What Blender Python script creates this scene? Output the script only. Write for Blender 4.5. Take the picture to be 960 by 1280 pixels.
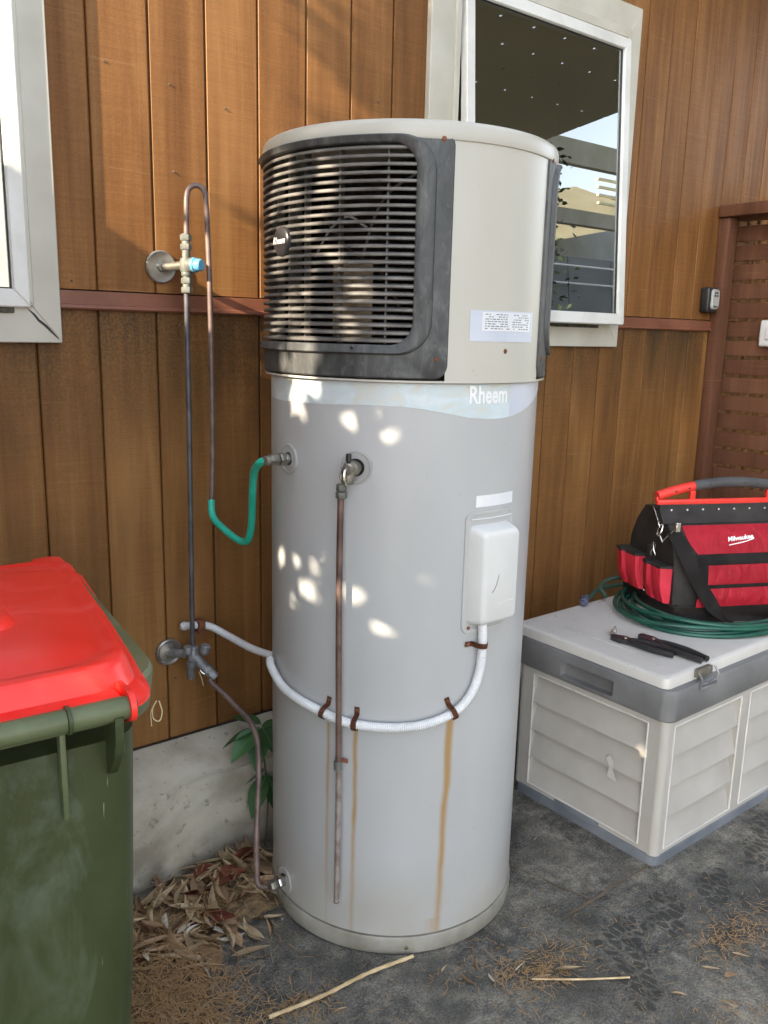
import bpy, bmesh, math, random
from mathutils import Vector, Matrix, noise
random.seed(11)
PI = math.pi; R = math.radians
for o in list(bpy.data.objects): bpy.data.objects.remove(o)
scene = bpy.context.scene
C = scene.collection

# ------------------------------------------------------------------ camera, sky, sun, exposure
cam = bpy.data.cameras.new('camera'); camo = bpy.data.objects.new('camera', cam); C.objects.link(camo)
yaw, pitch, roll = 0.6722, 0.2092, 0.0238
F = Vector((math.sin(yaw)*math.cos(pitch), math.cos(yaw)*math.cos(pitch), -math.sin(pitch)))
Rt = Vector((math.cos(yaw), -math.sin(yaw), 0)); U = Rt.cross(F)
R2 = math.cos(roll)*Rt + math.sin(roll)*U; U2 = -math.sin(roll)*Rt + math.cos(roll)*U
M = Matrix((R2, U2, -F)).transposed().to_4x4(); M.translation = (0, -2.081, 1.454)
camo.matrix_world = M
cam.sensor_fit = 'HORIZONTAL'; cam.sensor_width = 36; cam.lens = 1060.18/960*36
cam.clip_start = 0.05; cam.clip_end = 500
scene.camera = camo
scene.render.resolution_x = 768; scene.render.resolution_y = 1024

SUN_AZ, SUN_EL = R(190), R(24)          # direction towards the sun, from +x
S = Vector((math.cos(SUN_EL)*math.cos(SUN_AZ), math.cos(SUN_EL)*math.sin(SUN_AZ), math.sin(SUN_EL)))
world = bpy.data.worlds.new('World'); scene.world = world; world.use_nodes = True
wn = world.node_tree; bg = wn.nodes['Background']
sky = wn.nodes.new('ShaderNodeTexSky'); sky.sky_type = 'NISHITA'; sky.sun_disc = False
sky.sun_elevation = SUN_EL; sky.sun_rotation = R(90) - SUN_AZ
sky.dust_density = 1.5
hs = wn.nodes.new('ShaderNodeHueSaturation'); hs.inputs['Saturation'].default_value = 0.46
wn.links.new(sky.outputs[0], hs.inputs['Color']); wn.links.new(hs.outputs[0], bg.inputs[0])
bg.inputs[1].default_value = 0.15
sl = bpy.data.lights.new('sun', 'SUN'); sl.energy = 3.3; sl.angle = R(0.5); sl.color = (1.0, 0.86, 0.66)
so = bpy.data.objects.new('sun', sl); C.objects.link(so); so.rotation_euler = S.to_track_quat('Z', 'Y').to_euler()
scene.view_settings.view_transform = 'Standard'; scene.view_settings.look = 'None'
scene.view_settings.exposure = 2.28; scene.view_settings.gamma = 1

# ------------------------------------------------------------------ materials
MATS = {}
class NT:
    def __init__(s, name):
        s.m = bpy.data.materials.new(name); s.m.use_nodes = True; s.t = s.m.node_tree
        s.b = s.t.nodes['Principled BSDF']; s.co = s.t.nodes.new('ShaderNodeTexCoord'); MATS[name] = s.m
        s.inf = s.t.nodes.new('ShaderNodeObjectInfo')
    def n(s, typ, **kw):
        x = s.t.nodes.new(typ)
        for k, v in kw.items(): setattr(x, k, v)
        return x
    def l(s, a, b): s.t.links.new(a, b)
    def math(s, op, a, b=None, c=None):
        x = s.n('ShaderNodeMath', operation=op)
        for i, v in enumerate((a, b, c)):
            if v is None: continue
            if isinstance(v, (int, float)): x.inputs[i].default_value = v
            else: s.l(v, x.inputs[i])
        return x.outputs[0]
    def mapv(s, scale=(1, 1, 1), src='Object', rand=0.0):
        mp = s.n('ShaderNodeMapping'); mp.inputs['Scale'].default_value = scale
        src_o = s.co.outputs[src]
        if rand:
            c = s.n('ShaderNodeCombineXYZ'); r = s.math('MULTIPLY', s.inf.outputs['Random'], rand)
            s.l(r, c.inputs[0]); s.l(r, c.inputs[1]); s.l(s.math('MULTIPLY', r, 1.7), c.inputs[2])
            a = s.n('ShaderNodeVectorMath', operation='ADD'); s.l(src_o, a.inputs[0]); s.l(c.outputs[0], a.inputs[1]); src_o = a.outputs[0]
        s.l(src_o, mp.inputs[0]); return mp.outputs[0]
    def noise(s, scale=5, detail=4, vec=None, rough=0.55, dist=0.0):
        x = s.n('ShaderNodeTexNoise'); x.inputs['Scale'].default_value = scale; x.inputs['Detail'].default_value = detail
        x.inputs['Roughness'].default_value = rough; x.inputs['Distortion'].default_value = dist
        s.l(vec if vec is not None else s.co.outputs['Object'], x.inputs['Vector']); return x.outputs[0]
    def ramp(s, fac, stops):
        x = s.n('ShaderNodeValToRGB'); e = x.color_ramp.elements
        while len(e) < len(stops): e.new(0.5)
        for i, (p, c) in enumerate(stops):
            e[i].position = p; e[i].color = (*c, 1) if len(c) == 3 else c
        s.l(fac, x.inputs[0]); return x.outputs[0]
    def mix(s, fac, a, b, mode='MIX'):
        x = s.n('ShaderNodeMix', data_type='RGBA', blend_type=mode)
        if isinstance(fac, (int, float)): x.inputs[0].default_value = fac
        else: s.l(fac, x.inputs[0])
        for i, v in ((6, a), (7, b)):
            if isinstance(v, tuple): x.inputs[i].default_value = (*v, 1)
            else: s.l(v, x.inputs[i])
        return x.outputs[2]
    def bump(s, h, strength=0.3, dist=0.002, prev=None):
        x = s.n('ShaderNodeBump'); x.inputs['Strength'].default_value = strength; x.inputs['Distance'].default_value = dist
        s.l(h, x.inputs['Height'])
        if prev is not None: s.l(prev, x.inputs['Normal'])
        s.l(x.outputs[0], s.b.inputs['Normal']); return x.outputs[0]
    def col(s, c):
        if isinstance(c, tuple): s.b.inputs['Base Color'].default_value = (*c, 1)
        else: s.l(c, s.b.inputs['Base Color'])
    def set(s, rough=None, metal=None, spec=None):
        for k, v in (('Roughness', rough), ('Metallic', metal), ('Specular IOR Level', spec)):
            if v is None: continue
            if isinstance(v, (int, float)): s.b.inputs[k].default_value = v
            else: s.l(v, s.b.inputs[k])

def simple(name, a, b, rough=0.5, metal=0.0, nscale=8, bump=0.15, bscale=60, bdist=0.001, rand=0.0, contrast=(0.35, 0.65)):
    s = NT(name)
    v = s.mapv(rand=3.0 if rand == 0 else rand)
    f = s.noise(nscale, 6, v)
    s.col(s.ramp(f, [(contrast[0], a), (contrast[1], b)]))
    s.set(rough, metal)
    if bump: s.bump(s.noise(bscale, 3, v), bump, bdist)
    return s

def wood(name, dark, mid, light, dirt=0.0, fine=1.0, mould=False):
    s = NT(name)
    g = s.noise(1.0, 5, s.mapv((38, 38, 1.6), rand=40), 0.6, 0.6)
    big = s.noise(1.0, 3, s.mapv((7, 7, 0.9), rand=23), 0.5, 1.2)
    saw = s.noise(1.0, 4, s.mapv((5, 5, 330*fine), rand=11), 0.7)
    fin = s.noise(260, 2, s.mapv(rand=5))
    f = s.math('ADD', s.math('MULTIPLY', g, 0.42), s.math('MULTIPLY', big, 0.58))
    f = s.math('ADD', f, s.math('MULTIPLY', s.math('SUBTRACT', saw, 0.5), 0.24))
    f = s.math('ADD', f, s.math('MULTIPLY', s.math('SUBTRACT', fin, 0.5), 0.2))
    f = s.math('ADD', f, s.math('MULTIPLY', s.math('SUBTRACT', s.inf.outputs['Random'], 0.5), 0.13))
    c = s.ramp(f, [(0.3, dark), (0.5, mid), (0.68, light)])
    # pale scratches across the boards
    sc = s.noise(1.0, 2, s.mapv((3, 3, 120), rand=9), 0.5, 0.4)
    sc = s.ramp(sc, [(0.69, (0, 0, 0)), (0.74, (1, 1, 1))])
    c = s.mix(s.math('MULTIPLY', sc, 0.13), c, (0.50, 0.32, 0.18))
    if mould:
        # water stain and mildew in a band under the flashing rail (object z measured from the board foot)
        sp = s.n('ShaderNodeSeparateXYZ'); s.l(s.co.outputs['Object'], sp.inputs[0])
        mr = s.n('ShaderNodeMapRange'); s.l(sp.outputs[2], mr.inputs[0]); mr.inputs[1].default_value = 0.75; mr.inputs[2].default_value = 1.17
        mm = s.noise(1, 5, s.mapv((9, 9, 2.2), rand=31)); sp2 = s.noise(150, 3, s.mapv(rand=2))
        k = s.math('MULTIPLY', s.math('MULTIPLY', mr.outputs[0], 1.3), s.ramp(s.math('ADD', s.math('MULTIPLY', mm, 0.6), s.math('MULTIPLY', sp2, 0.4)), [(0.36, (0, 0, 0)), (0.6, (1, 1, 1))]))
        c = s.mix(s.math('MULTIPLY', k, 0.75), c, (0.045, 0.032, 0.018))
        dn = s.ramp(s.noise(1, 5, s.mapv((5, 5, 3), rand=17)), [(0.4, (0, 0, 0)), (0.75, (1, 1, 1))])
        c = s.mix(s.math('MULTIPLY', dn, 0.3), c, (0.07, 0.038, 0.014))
    s.col(c); s.set(s.ramp(g, [(0.3, (0.62,)*3), (0.7, (0.45,)*3)]), None, 0.2)
    h = s.math('ADD', s.math('MULTIPLY', saw, 0.8), s.math('MULTIPLY', g, 0.6))
    s.bump(h, 0.35, 0.0012)
    return s.m

wood('wood_upper', (0.135, 0.057, 0.018), (0.225, 0.098, 0.031), (0.315, 0.152, 0.052))
wood('wood_lower', (0.155, 0.068, 0.021), (0.24, 0.108, 0.034), (0.33, 0.162, 0.055), mould=True)
wood('wood_screen', (0.085, 0.036, 0.020), (0.12, 0.052, 0.029), (0.165, 0.075, 0.043), fine=0.3)
wood('wood_dark', (0.05, 0.02, 0.008), (0.10, 0.042, 0.016), (0.15, 0.07, 0.028), fine=0.3)
simple('rail_paint', (0.17, 0.062, 0.034), (0.25, 0.095, 0.055), 0.42, 0, 6, 0.1)
simple('dark_gap', (0.015, 0.01, 0.007), (0.03, 0.02, 0.012), 0.9)
simple('grout', (0.10, 0.075, 0.05), (0.17, 0.13, 0.09), 0.9)

s = simple('trim_paint', (0.48, 0.45, 0.37), (0.58, 0.55, 0.47), 0.5, 0, 5, 0.12, 90)
s = NT('white_paint')
c = s.ramp(s.noise(9, 6, s.mapv(rand=3)), [(0.3, (0.62, 0.61, 0.57)), (0.6, (0.76, 0.75, 0.71))]); s.col(c); s.set(0.38)
simple('mildew', (0.03, 0.028, 0.02), (0.12, 0.11, 0.08), 0.95, 0, 60, 0.6, 120, 0.003)

s = NT('glass')
gl = s.n('ShaderNodeBsdfGlossy'); gl.inputs['Roughness'].default_value = 0.008; gl.inputs['Color'].default_value = (0.93, 0.96, 0.93, 1)
tr = s.n('ShaderNodeBsdfTransparent'); tr.inputs['Color'].default_value = (0.82, 0.87, 0.84, 1)
fr = s.n('ShaderNodeFresnel'); fr.inputs['IOR'].default_value = 1.75
mx = s.n('ShaderNodeMixShader'); s.l(s.math('MINIMUM', s.math('MULTIPLY_ADD', fr.outputs[0], 2.6, 0.10), 1.0), mx.inputs[0]); s.l(tr.outputs[0], mx.inputs[1]); s.l(gl.outputs[0], mx.inputs[2])
s.l(mx.outputs[0], s.t.nodes['Material Output'].inputs[0])
simple('room_dark', (0.30, 0.28, 0.23), (0.38, 0.36, 0.30), 0.9)
simple('curtain', (0.25, 0.26, 0.25), (0.34, 0.35, 0.34), 0.9)

# tank paint with the rust streaks under the pipe clips (UV: u = angle/360, v = z)
def tank_mat(name, base_a, base_b, streaks):
    s = NT(name)
    base = s.ramp(s.noise(3.0, 4, s.mapv((1, 1, 0.5))), [(0.35, base_a), (0.65, base_b)])
    sp = s.n('ShaderNodeSeparateXYZ'); s.l(s.co.outputs['UV'], sp.inputs[0]); u, v = sp.outputs[0], sp.outputs[1]
    wob = s.math('MULTIPLY', s.math('SUBTRACT', s.noise(9, 2), 0.5), 0.006)
    if streaks:
        vert = s.noise(1.0, 4, s.mapv((55, 55, 1.2)))
        base = s.mix(s.math('MULTIPLY', s.ramp(vert, [(0.5, (0, 0, 0)), (0.8, (1, 1, 1))]), 0.25), base, (0.44, 0.44, 0.44))
        for (ang, w, ztop, zbot, amt, drift) in streaks:
            uc = s.math('ADD', s.math('ADD', ang/360.0, wob), s.math('MULTIPLY', s.math('SUBTRACT', ztop, v), drift/360.0))
            d = s.math('ABSOLUTE', s.math('SUBTRACT', u, uc))
            prof = s.math('MAXIMUM', s.math('SUBTRACT', 1.0, s.math('DIVIDE', d, w/360.0)), 0.0)
            mr = s.n('ShaderNodeMapRange'); s.l(v, mr.inputs[0]); mr.inputs[1].default_value = zbot; mr.inputs[2].default_value = ztop
            mr.inputs[3].default_value = 0.35; mr.inputs[4].default_value = 1
            ab = s.math('LESS_THAN', v, ztop)
            k = s.math('MULTIPLY', s.math('MULTIPLY', s.math('POWER', prof, 1.3), mr.outputs[0]), ab)
            k = s.math('MULTIPLY', s.math('MULTIPLY', k, amt), s.math('MULTIPLY_ADD', s.noise(14, 4), 1.1, 0.35))
            k = s.math('MINIMUM', k, 1.0)
            base = s.mix(k, base, (0.37, 0.215, 0.07))
        # grimy foot
        mr = s.n('ShaderNodeMapRange'); s.l(v, mr.inputs[0]); mr.inputs[1].default_value = 0.0; mr.inputs[2].default_value = 0.26
        mr.inputs[3].default_value = 0.75; mr.inputs[4].default_value = 0
        k = s.math('MULTIPLY', mr.outputs[0], s.ramp(s.noise(6, 6), [(0.3, (0.15,)*3), (0.65, (1, 1, 1))]))
        base = s.mix(k, base, (0.33, 0.29, 0.21))
    spk = s.ramp(s.noise(70, 2), [(0.72, (0, 0, 0)), (0.78, (1, 1, 1))])
    base = s.mix(s.math('MULTIPLY', spk, 0.35), base, (0.3, 0.26, 0.2))
    dust = s.noise(1.0, 6, s.mapv((9, 9, 1.1)), 0.62)
    base = s.mix(s.math('MULTIPLY', dust, 0.30), base, (0.36, 0.35, 0.33))
    s.col(base); s.set(0.33, None, 0.5)
    s.bump(s.noise(2.2, 2), 0.12, 0.01)
    return s.m
tank_mat('tank_paint', (0.42, 0.425, 0.43), (0.475, 0.48, 0.485),
         [(-106.5, 2.6, 0.60, 0.0, 1.9, -4), (-145.3, 1.7, 0.58, 0.0, 1.4, -1), (-158.0, 1.5, 0.575, 0.05, 1.0, 0), (-111, 5, 0.09, -0.05, 0.6, 0)])
tank_mat('head_paint', (0.50, 0.475, 0.41), (0.55, 0.525, 0.46), [])
simple('base_ring_paint', (0.20, 0.185, 0.15), (0.33, 0.315, 0.275), 0.5, 0, 9, 0.2)
simple('plate_paint', (0.42, 0.42, 0.415), (0.47, 0.47, 0.465), 0.35, 0, 5, 0.05)
simple('white_plastic', (0.60, 0.60, 0.585), (0.66, 0.66, 0.645), 0.4, 0, 5, 0.06)
simple('conduit_white', (0.66, 0.67, 0.68), (0.76, 0.77, 0.78), 0.42, 0, 20, 0.05)
s = NT('vent_plastic')
f = s.noise(1.0, 6, s.mapv((16, 16, 7), rand=7), 0.62, 1.6)
sw = s.noise(1.0, 5, s.mapv((40, 40, 18), rand=3), 0.6, 2.0)
c = s.ramp(f, [(0.3, (0.034, 0.035, 0.035)), (0.55, (0.070, 0.071, 0.071)), (0.8, (0.15, 0.15, 0.145))])
c = s.mix(s.math('MULTIPLY', s.ramp(sw, [(0.55, (0, 0, 0)), (0.8, (1, 1, 1))]), 0.4), c, (0.26, 0.25, 0.24)); s.col(c); s.set(0.5)
simple('slat_plastic', (0.085, 0.08, 0.076), (0.21, 0.195, 0.18), 0.42, 0, 14, 0.1, rand=5)
simple('interior_black', (0.008, 0.007, 0.006), (0.02, 0.016, 0.014), 0.8)
simple('interior_panel', (0.50, 0.41, 0.31), (0.62, 0.53, 0.42), 0.7, 0, 10)
simple('coil_fins', (0.02, 0.018, 0.017), (0.07, 0.06, 0.055), 0.5, 0.4, 30)
s = NT('sticker_blue')
f = s.noise(1.0, 7, s.mapv((14, 14, 22)), 0.65, 1.0)
c = s.ramp(f, [(0.36, (0.58, 0.58, 0.53)), (0.50, (0.54, 0.62, 0.65)), (0.7, (0.66, 0.71, 0.74))]); s.col(c); s.set(0.35)
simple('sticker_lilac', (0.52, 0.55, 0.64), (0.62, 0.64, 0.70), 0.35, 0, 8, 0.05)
simple('paper_white', (0.68, 0.69, 0.73), (0.80, 0.80, 0.80), 0.45, 0, 7, 0.03)
simple('print_grey', (0.16, 0.16, 0.17), (0.25, 0.25, 0.26), 0.6, bump=0)
simple('print_white', (0.80, 0.80, 0.80), (0.86, 0.86, 0.86), 0.5, bump=0)
simple('badge_black', (0.012, 0.011, 0.012), (0.03, 0.028, 0.03), 0.3)
simple('copper_aged', (0.14, 0.095, 0.085), (0.24, 0.17, 0.145), 0.5, 0.35, 25, 0.2)
simple('copper_red', (0.10, 0.058, 0.048), (0.21, 0.135, 0.11), 0.48, 0.35, 18, 0.2)
simple('copper_light', (0.26, 0.19, 0.16), (0.46, 0.40, 0.36), 0.4, 0.45, 30, 0.2)
simple('pipe_grey', (0.07, 0.068, 0.075), (0.13, 0.12, 0.13), 0.5, 0.3, 25, 0.15)
simple('brass_dull', (0.16, 0.15, 0.125), (0.30, 0.28, 0.23), 0.42, 0.6, 40, 0.3)
simple('brass_green', (0.12, 0.125, 0.11), (0.20, 0.20, 0.175), 0.6, 0.3, 40, 0.3)
simple('valve_grey', (0.15, 0.15, 0.155), (0.30, 0.30, 0.31), 0.5, 0.35, 30, 0.3)
simple('chrome', (0.60, 0.59, 0.56), (0.75, 0.74, 0.70), 0.22, 1.0, 20, 0.1)
simple('flange_steel', (0.30, 0.28, 0.25), (0.50, 0.47, 0.42), 0.36, 0.8, 30, 0.2)
simple('rubber_grey', (0.34, 0.33, 0.32), (0.42, 0.41, 0.40), 0.7)
simple('rust', (0.10, 0.035, 0.018), (0.24, 0.09, 0.045), 0.85, 0.1, 60, 0.5)
simple('blue_plastic', (0.10, 0.32, 0.50), (0.17, 0.43, 0.62), 0.45, 0, 30)
simple('green_sleeve', (0.015, 0.38, 0.26), (0.04, 0.52, 0.38), 0.35, 0, 20, 0.2)
simple('green_hose', (0.005, 0.055, 0.038), (0.014, 0.10, 0.066), 0.35, 0, 10, 0.1)
simple('green_hose_dull', (0.02, 0.05, 0.035), (0.035, 0.075, 0.05), 0.45, 0, 10, 0.1)
simple('blue_grey_plastic', (0.05, 0.06, 0.10), (0.10, 0.11, 0.17), 0.45)

s = NT('bin_green')
f = s.noise(1.0, 6, s.mapv((8, 8, 3)), 0.6, 1.0)
c = s.ramp(f, [(0.3, (0.030, 0.040, 0.012)), (0.7, (0.052, 0.066, 0.024))])
dm = s.ramp(s.noise(1.0, 6, s.mapv((7, 7, 2.2)), 0.68, 0.8), [(0.56, (0, 0, 0)), (0.78, (1, 1, 1))])
c = s.mix(s.math('MULTIPLY', dm, 0.5), c, (0.20, 0.24, 0.19))
sc = s.ramp(s.noise(1.0, 3, s.mapv((70, 70, 4)), 0.5, 2.5), [(0.72, (0, 0, 0)), (0.76, (1, 1, 1))])
c = s.mix(s.math('MULTIPLY', sc, 0.55), c, (0.36, 0.38, 0.31)); s.col(c)
s.set(s.ramp(dm, [(0, (0.42,)*3), (1, (0.75,)*3)])); s.bump(s.noise(2.5, 2), 0.3, 0.012)
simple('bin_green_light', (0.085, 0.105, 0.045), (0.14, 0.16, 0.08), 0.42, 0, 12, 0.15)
s = NT('bin_red')
c = s.ramp(s.noise(4, 5), [(0.3, (0.88, 0.022, 0.015)), (0.7, (0.94, 0.040, 0.027))])
fd = s.ramp(s.noise(1.0, 6, s.mapv((6, 11, 6)), 0.65, 0.8), [(0.50, (0, 0, 0)), (0.8, (1, 1, 1))])
c = s.mix(s.math('MULTIPLY', fd, 0.30), c, (0.80, 0.20, 0.16))
sc = s.ramp(s.noise(1.0, 3, s.mapv((60, 7, 20)), 0.5, 1.5), [(0.70, (0, 0, 0)), (0.74, (1, 1, 1))])
c = s.mix(s.math('MULTIPLY', sc, 0.35), c, (0.70, 0.30, 0.26)); s.col(c)
s.set(s.ramp(fd, [(0, (0.30,)*3), (1, (0.55,)*3)])); s.bump(s.noise(3, 3), 0.25, 0.006)
simple('straw', (0.45, 0.35, 0.2), (0.6, 0.5, 0.3), 0.8)

simple('box_cream', (0.36, 0.34, 0.31), (0.44, 0.42, 0.385), 0.5, 0, 4, 0.12, 200)
s = NT('box_lid_cream')
c = s.ramp(s.noise(5, 5), [(0.3, (0.49, 0.475, 0.445)), (0.7, (0.60, 0.585, 0.55))])
sp = s.ramp(s.noise(45, 4), [(0.66, (0, 0, 0)), (0.75, (1, 1, 1))]); c = s.mix(s.math('MULTIPLY', sp, 0.6), c, (0.16, 0.14, 0.11)); s.col(c); s.set(0.5); s.bump(s.noise(160, 2), 0.25, 0.001)
simple('box_grey', (0.125, 0.125, 0.125), (0.185, 0.185, 0.185), 0.55, 0, 6, 0.25, 140)
simple('box_base_grey', (0.11, 0.125, 0.145), (0.17, 0.185, 0.21), 0.55, 0, 8, 0.2)
simple('bag_black', (0.014, 0.012, 0.011), (0.032, 0.027, 0.025), 0.75, 0, 12, 0.5, 350)
simple('bag_base', (0.012, 0.010, 0.009), (0.026, 0.021, 0.019), 0.35, 0, 6, 0.25, 30, 0.004)
s = NT('bag_red')
c = s.ramp(s.noise(9, 4), [(0.3, (0.52, 0.014, 0.034)), (0.7, (0.74, 0.030, 0.062))]); s.col(c); s.set(0.6)
w1 = s.bump(s.noise(1.0, 3, s.mapv((26, 26, 9), rand=3), 0.5, 0.8), 0.9, 0.012); s.bump(s.noise(500, 1), 0.3, 0.0008, w1)
simple('handle_red', (0.72, 0.035, 0.025), (0.80, 0.05, 0.035), 0.35)
simple('grip_grey', (0.05, 0.05, 0.052), (0.08, 0.08, 0.082), 0.6)
simple('black_plastic', (0.012, 0.012, 0.013), (0.03, 0.03, 0.032), 0.38)
simple('keysafe_grey', (0.35, 0.35, 0.33), (0.46, 0.46, 0.43), 0.4)
simple('stick', (0.42, 0.30, 0.16), (0.62, 0.48, 0.28), 0.75, 0, 30, 0.4)

s = NT('concrete_ledge')
f = s.noise(7, 7, rough=0.6)
c = s.ramp(f, [(0.3, (0.40, 0.355, 0.27)), (0.5, (0.52, 0.475, 0.38)), (0.75, (0.62, 0.58, 0.48))])
st = s.ramp(s.noise(3.2, 4, dist=0.8), [(0.56, (0, 0, 0)), (0.66, (1, 1, 1))]); c = s.mix(s.math('MULTIPLY', st, 0.45), c, (0.19, 0.165, 0.12))
pit = s.ramp(s.noise(42, 3), [(0.63, (0, 0, 0)), (0.7, (1, 1, 1))]); c = s.mix(s.math('MULTIPLY', pit, 0.5), c, (0.14, 0.13, 0.11))
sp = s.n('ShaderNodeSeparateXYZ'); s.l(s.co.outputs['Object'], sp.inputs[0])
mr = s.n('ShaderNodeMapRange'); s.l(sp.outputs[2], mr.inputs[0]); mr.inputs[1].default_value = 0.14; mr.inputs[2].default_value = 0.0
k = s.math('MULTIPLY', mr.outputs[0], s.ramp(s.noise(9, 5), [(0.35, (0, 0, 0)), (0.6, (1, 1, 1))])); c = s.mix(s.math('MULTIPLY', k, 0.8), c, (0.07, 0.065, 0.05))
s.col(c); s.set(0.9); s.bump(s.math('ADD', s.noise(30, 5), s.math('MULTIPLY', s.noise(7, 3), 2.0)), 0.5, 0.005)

s = NT('ground_concrete')
n1 = s.noise(2.2, 7, rough=0.65, dist=0.5); n2 = s.noise(26, 5, rough=0.7); n3 = s.noise(190, 3, rough=0.75)
f = s.math('ADD', s.math('MULTIPLY', n1, 0.38), s.math('ADD', s.math('MULTIPLY', n2, 0.32), s.math('MULTIPLY', n3, 0.30)))
c = s.ramp(f, [(0.41, (0.026, 0.025, 0.022)), (0.465, (0.070, 0.067, 0.060)), (0.515, (0.140, 0.133, 0.115)), (0.585, (0.30, 0.275, 0.22))])
br = s.ramp(s.noise(3.7, 5, s.mapv((1, 1, 1), rand=0)), [(0.52, (0, 0, 0)), (0.7, (1, 1, 1))]); c = s.mix(s.math('MULTIPLY', br, 0.3), c, (0.10, 0.085, 0.055))
mo = s.ramp(s.math('ADD', s.math('MULTIPLY', s.noise(5.5, 4, s.mapv((1, 1.3, 1))), 0.6), s.math('MULTIPLY', n2, 0.4)), [(0.52, (0, 0, 0)), (0.60, (1, 1, 1))]); c = s.mix(s.math('MULTIPLY', mo, 0.6), c, (0.030, 0.031, 0.028))
# damp boot prints: broken tread marks inside ellipses
vo = s.n('ShaderNodeTexVoronoi', feature='DISTANCE_TO_EDGE'); vo.inputs['Scale'].default_value = 44; s.l(s.mapv((1, 0.62, 1)), vo.inputs['Vector'])
tread = s.ramp(vo.outputs['Distance'], [(0.07, (0, 0, 0)), (0.13, (1, 1, 1))])
spx = s.n('ShaderNodeSeparateXYZ'); s.l(s.co.outputs['Object'], spx.inputs[0]); X, Y = spx.outputs[0], spx.outputs[1]
tot = None
for (px, py, a, b, th) in [(1.80, -1.03, .085, .05, .5), (1.995, -1.05, .10, .045, .4), (2.25, -1.05, .10, .05, .5), (2.38, -1.0, .11, .05, .4), (1.62, -1.02, .10, .05, .2), (1.55, -1.12, .12, .045, .9), (2.1, -1.2, .1, .05, .3)]:
    dx = s.math('SUBTRACT', X, px); dy = s.math('SUBTRACT', Y, py); ct, sn = math.cos(th), math.sin(th)
    q1 = s.math('DIVIDE', s.math('ADD', s.math('MULTIPLY', dx, ct), s.math('MULTIPLY', dy, sn)), a)
    q2 = s.math('DIVIDE', s.math('SUBTRACT', s.math('MULTIPLY', dy, ct), s.math('MULTIPLY', dx, sn)), b)
    r2 = s.math('ADD', s.math('MULTIPLY', q1, q1), s.math('MULTIPLY', q2, q2))
    e = s.math('LESS_THAN', s.math('ADD', r2, s.math('MULTIPLY', s.math('SUBTRACT', n2, 0.5), 2.2)), 1.0)
    tot = e if tot is None else s.math('MAXIMUM', tot, e)
c = s.mix(s.math('MULTIPLY', s.math('MULTIPLY', tot, tread), 0.68), c, (0.016, 0.016, 0.014))
s.col(c); s.set(s.ramp(n2, [(0.3, (0.62,)*3), (0.7, (0.9,)*3)]))
s.bump(s.math('ADD', s.math('MULTIPLY', n1, 2.0), s.math('ADD', n2, s.math('MULTIPLY', n3, 0.5))), 0.75, 0.006)

def leafmat(name, a, b, rough=0.65, tr=0.0):
    s = NT(name)
    f = s.math('ADD', s.math('MULTIPLY', s.noise(30, 4, s.mapv(rand=9)), 0.45), s.math('MULTIPLY', s.inf.outputs['Random'], 0.55))
    s.col(s.ramp(f, [(0.25, a), (0.75, b)])); s.set(rough); s.bump(s.noise(90, 3, s.mapv(rand=9)), 0.4, 0.001)
leafmat('dry_leaf_brown', (0.27, 0.155, 0.085), (0.60, 0.42, 0.26))
leafmat('dry_leaf_tan', (0.50, 0.37, 0.21), (0.74, 0.60, 0.40))
leafmat('dry_leaf_red', (0.20, 0.055, 0.03), (0.32, 0.10, 0.06))
leafmat('dry_leaf_pale', (0.60, 0.55, 0.45), (0.72, 0.68, 0.58))
leafmat('fibre', (0.36, 0.22, 0.10), (0.78, 0.60, 0.35))
leafmat('fresh_leaf', (0.03, 0.085, 0.03), (0.06, 0.16, 0.055), 0.32)
simple('leaf_vein', (0.10, 0.19, 0.08), (0.14, 0.24, 0.10), 0.5)
leafmat('tree_leaf', (0.03, 0.06, 0.02), (0.06, 0.11, 0.035), 0.5)
simple('bark', (0.08, 0.06, 0.045), (0.16, 0.12, 0.09), 0.9, 0, 20, 0.6, 40, 0.01)
simple('soil', (0.10, 0.068, 0.036), (0.30, 0.205, 0.11), 0.95, 0, 30, 0.9, 60, 0.01)
simple('roof_olive', (0.075, 0.072, 0.05), (0.11, 0.105, 0.075), 0.7, 0, 2)
simple('beam_olive', (0.34, 0.31, 0.23), (0.42, 0.385, 0.30), 0.7, 0, 4)
simple('neighbour_cream', (0.74, 0.66, 0.44), (0.80, 0.73, 0.52), 0.7, 0, 2)
simple('neighbour_grey', (0.30, 0.30, 0.29), (0.40, 0.40, 0.39), 0.7, 0, 2)
simple('neighbour_fence_grey', (0.13, 0.14, 0.15), (0.18, 0.19, 0.20), 0.7, 0, 2)

# roof sheet with small real holes (worn screw holes) in rows
s = NT('roof_sheet')
s.col((0.42, 0.40, 0.29)); s.set(0.7)
sp = s.n('ShaderNodeSeparateXYZ'); s.l(s.co.outputs['Object'], sp.inputs[0])
def cell(o, per, half):
    fr_ = s.math('ABSOLUTE', s.math('SUBTRACT', s.math('FRACT', s.math('DIVIDE', o, per)), 0.5))
    return s.math('LESS_THAN', fr_, half/per)
hole = s.math('MULTIPLY', cell(sp.outputs[0], 0.25, 0.012), cell(sp.outputs[1], 0.23, 0.012))
t2 = s.n('ShaderNodeBsdfTransparent'); mx = s.n('ShaderNodeMixShader')
s.l(hole, mx.inputs[0]); s.l(s.b.outputs[0], mx.inputs[1]); s.l(t2.outputs[0], mx.inputs[2]); s.l(mx.outputs[0], s.t.nodes['Material Output'].inputs[0])

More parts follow.
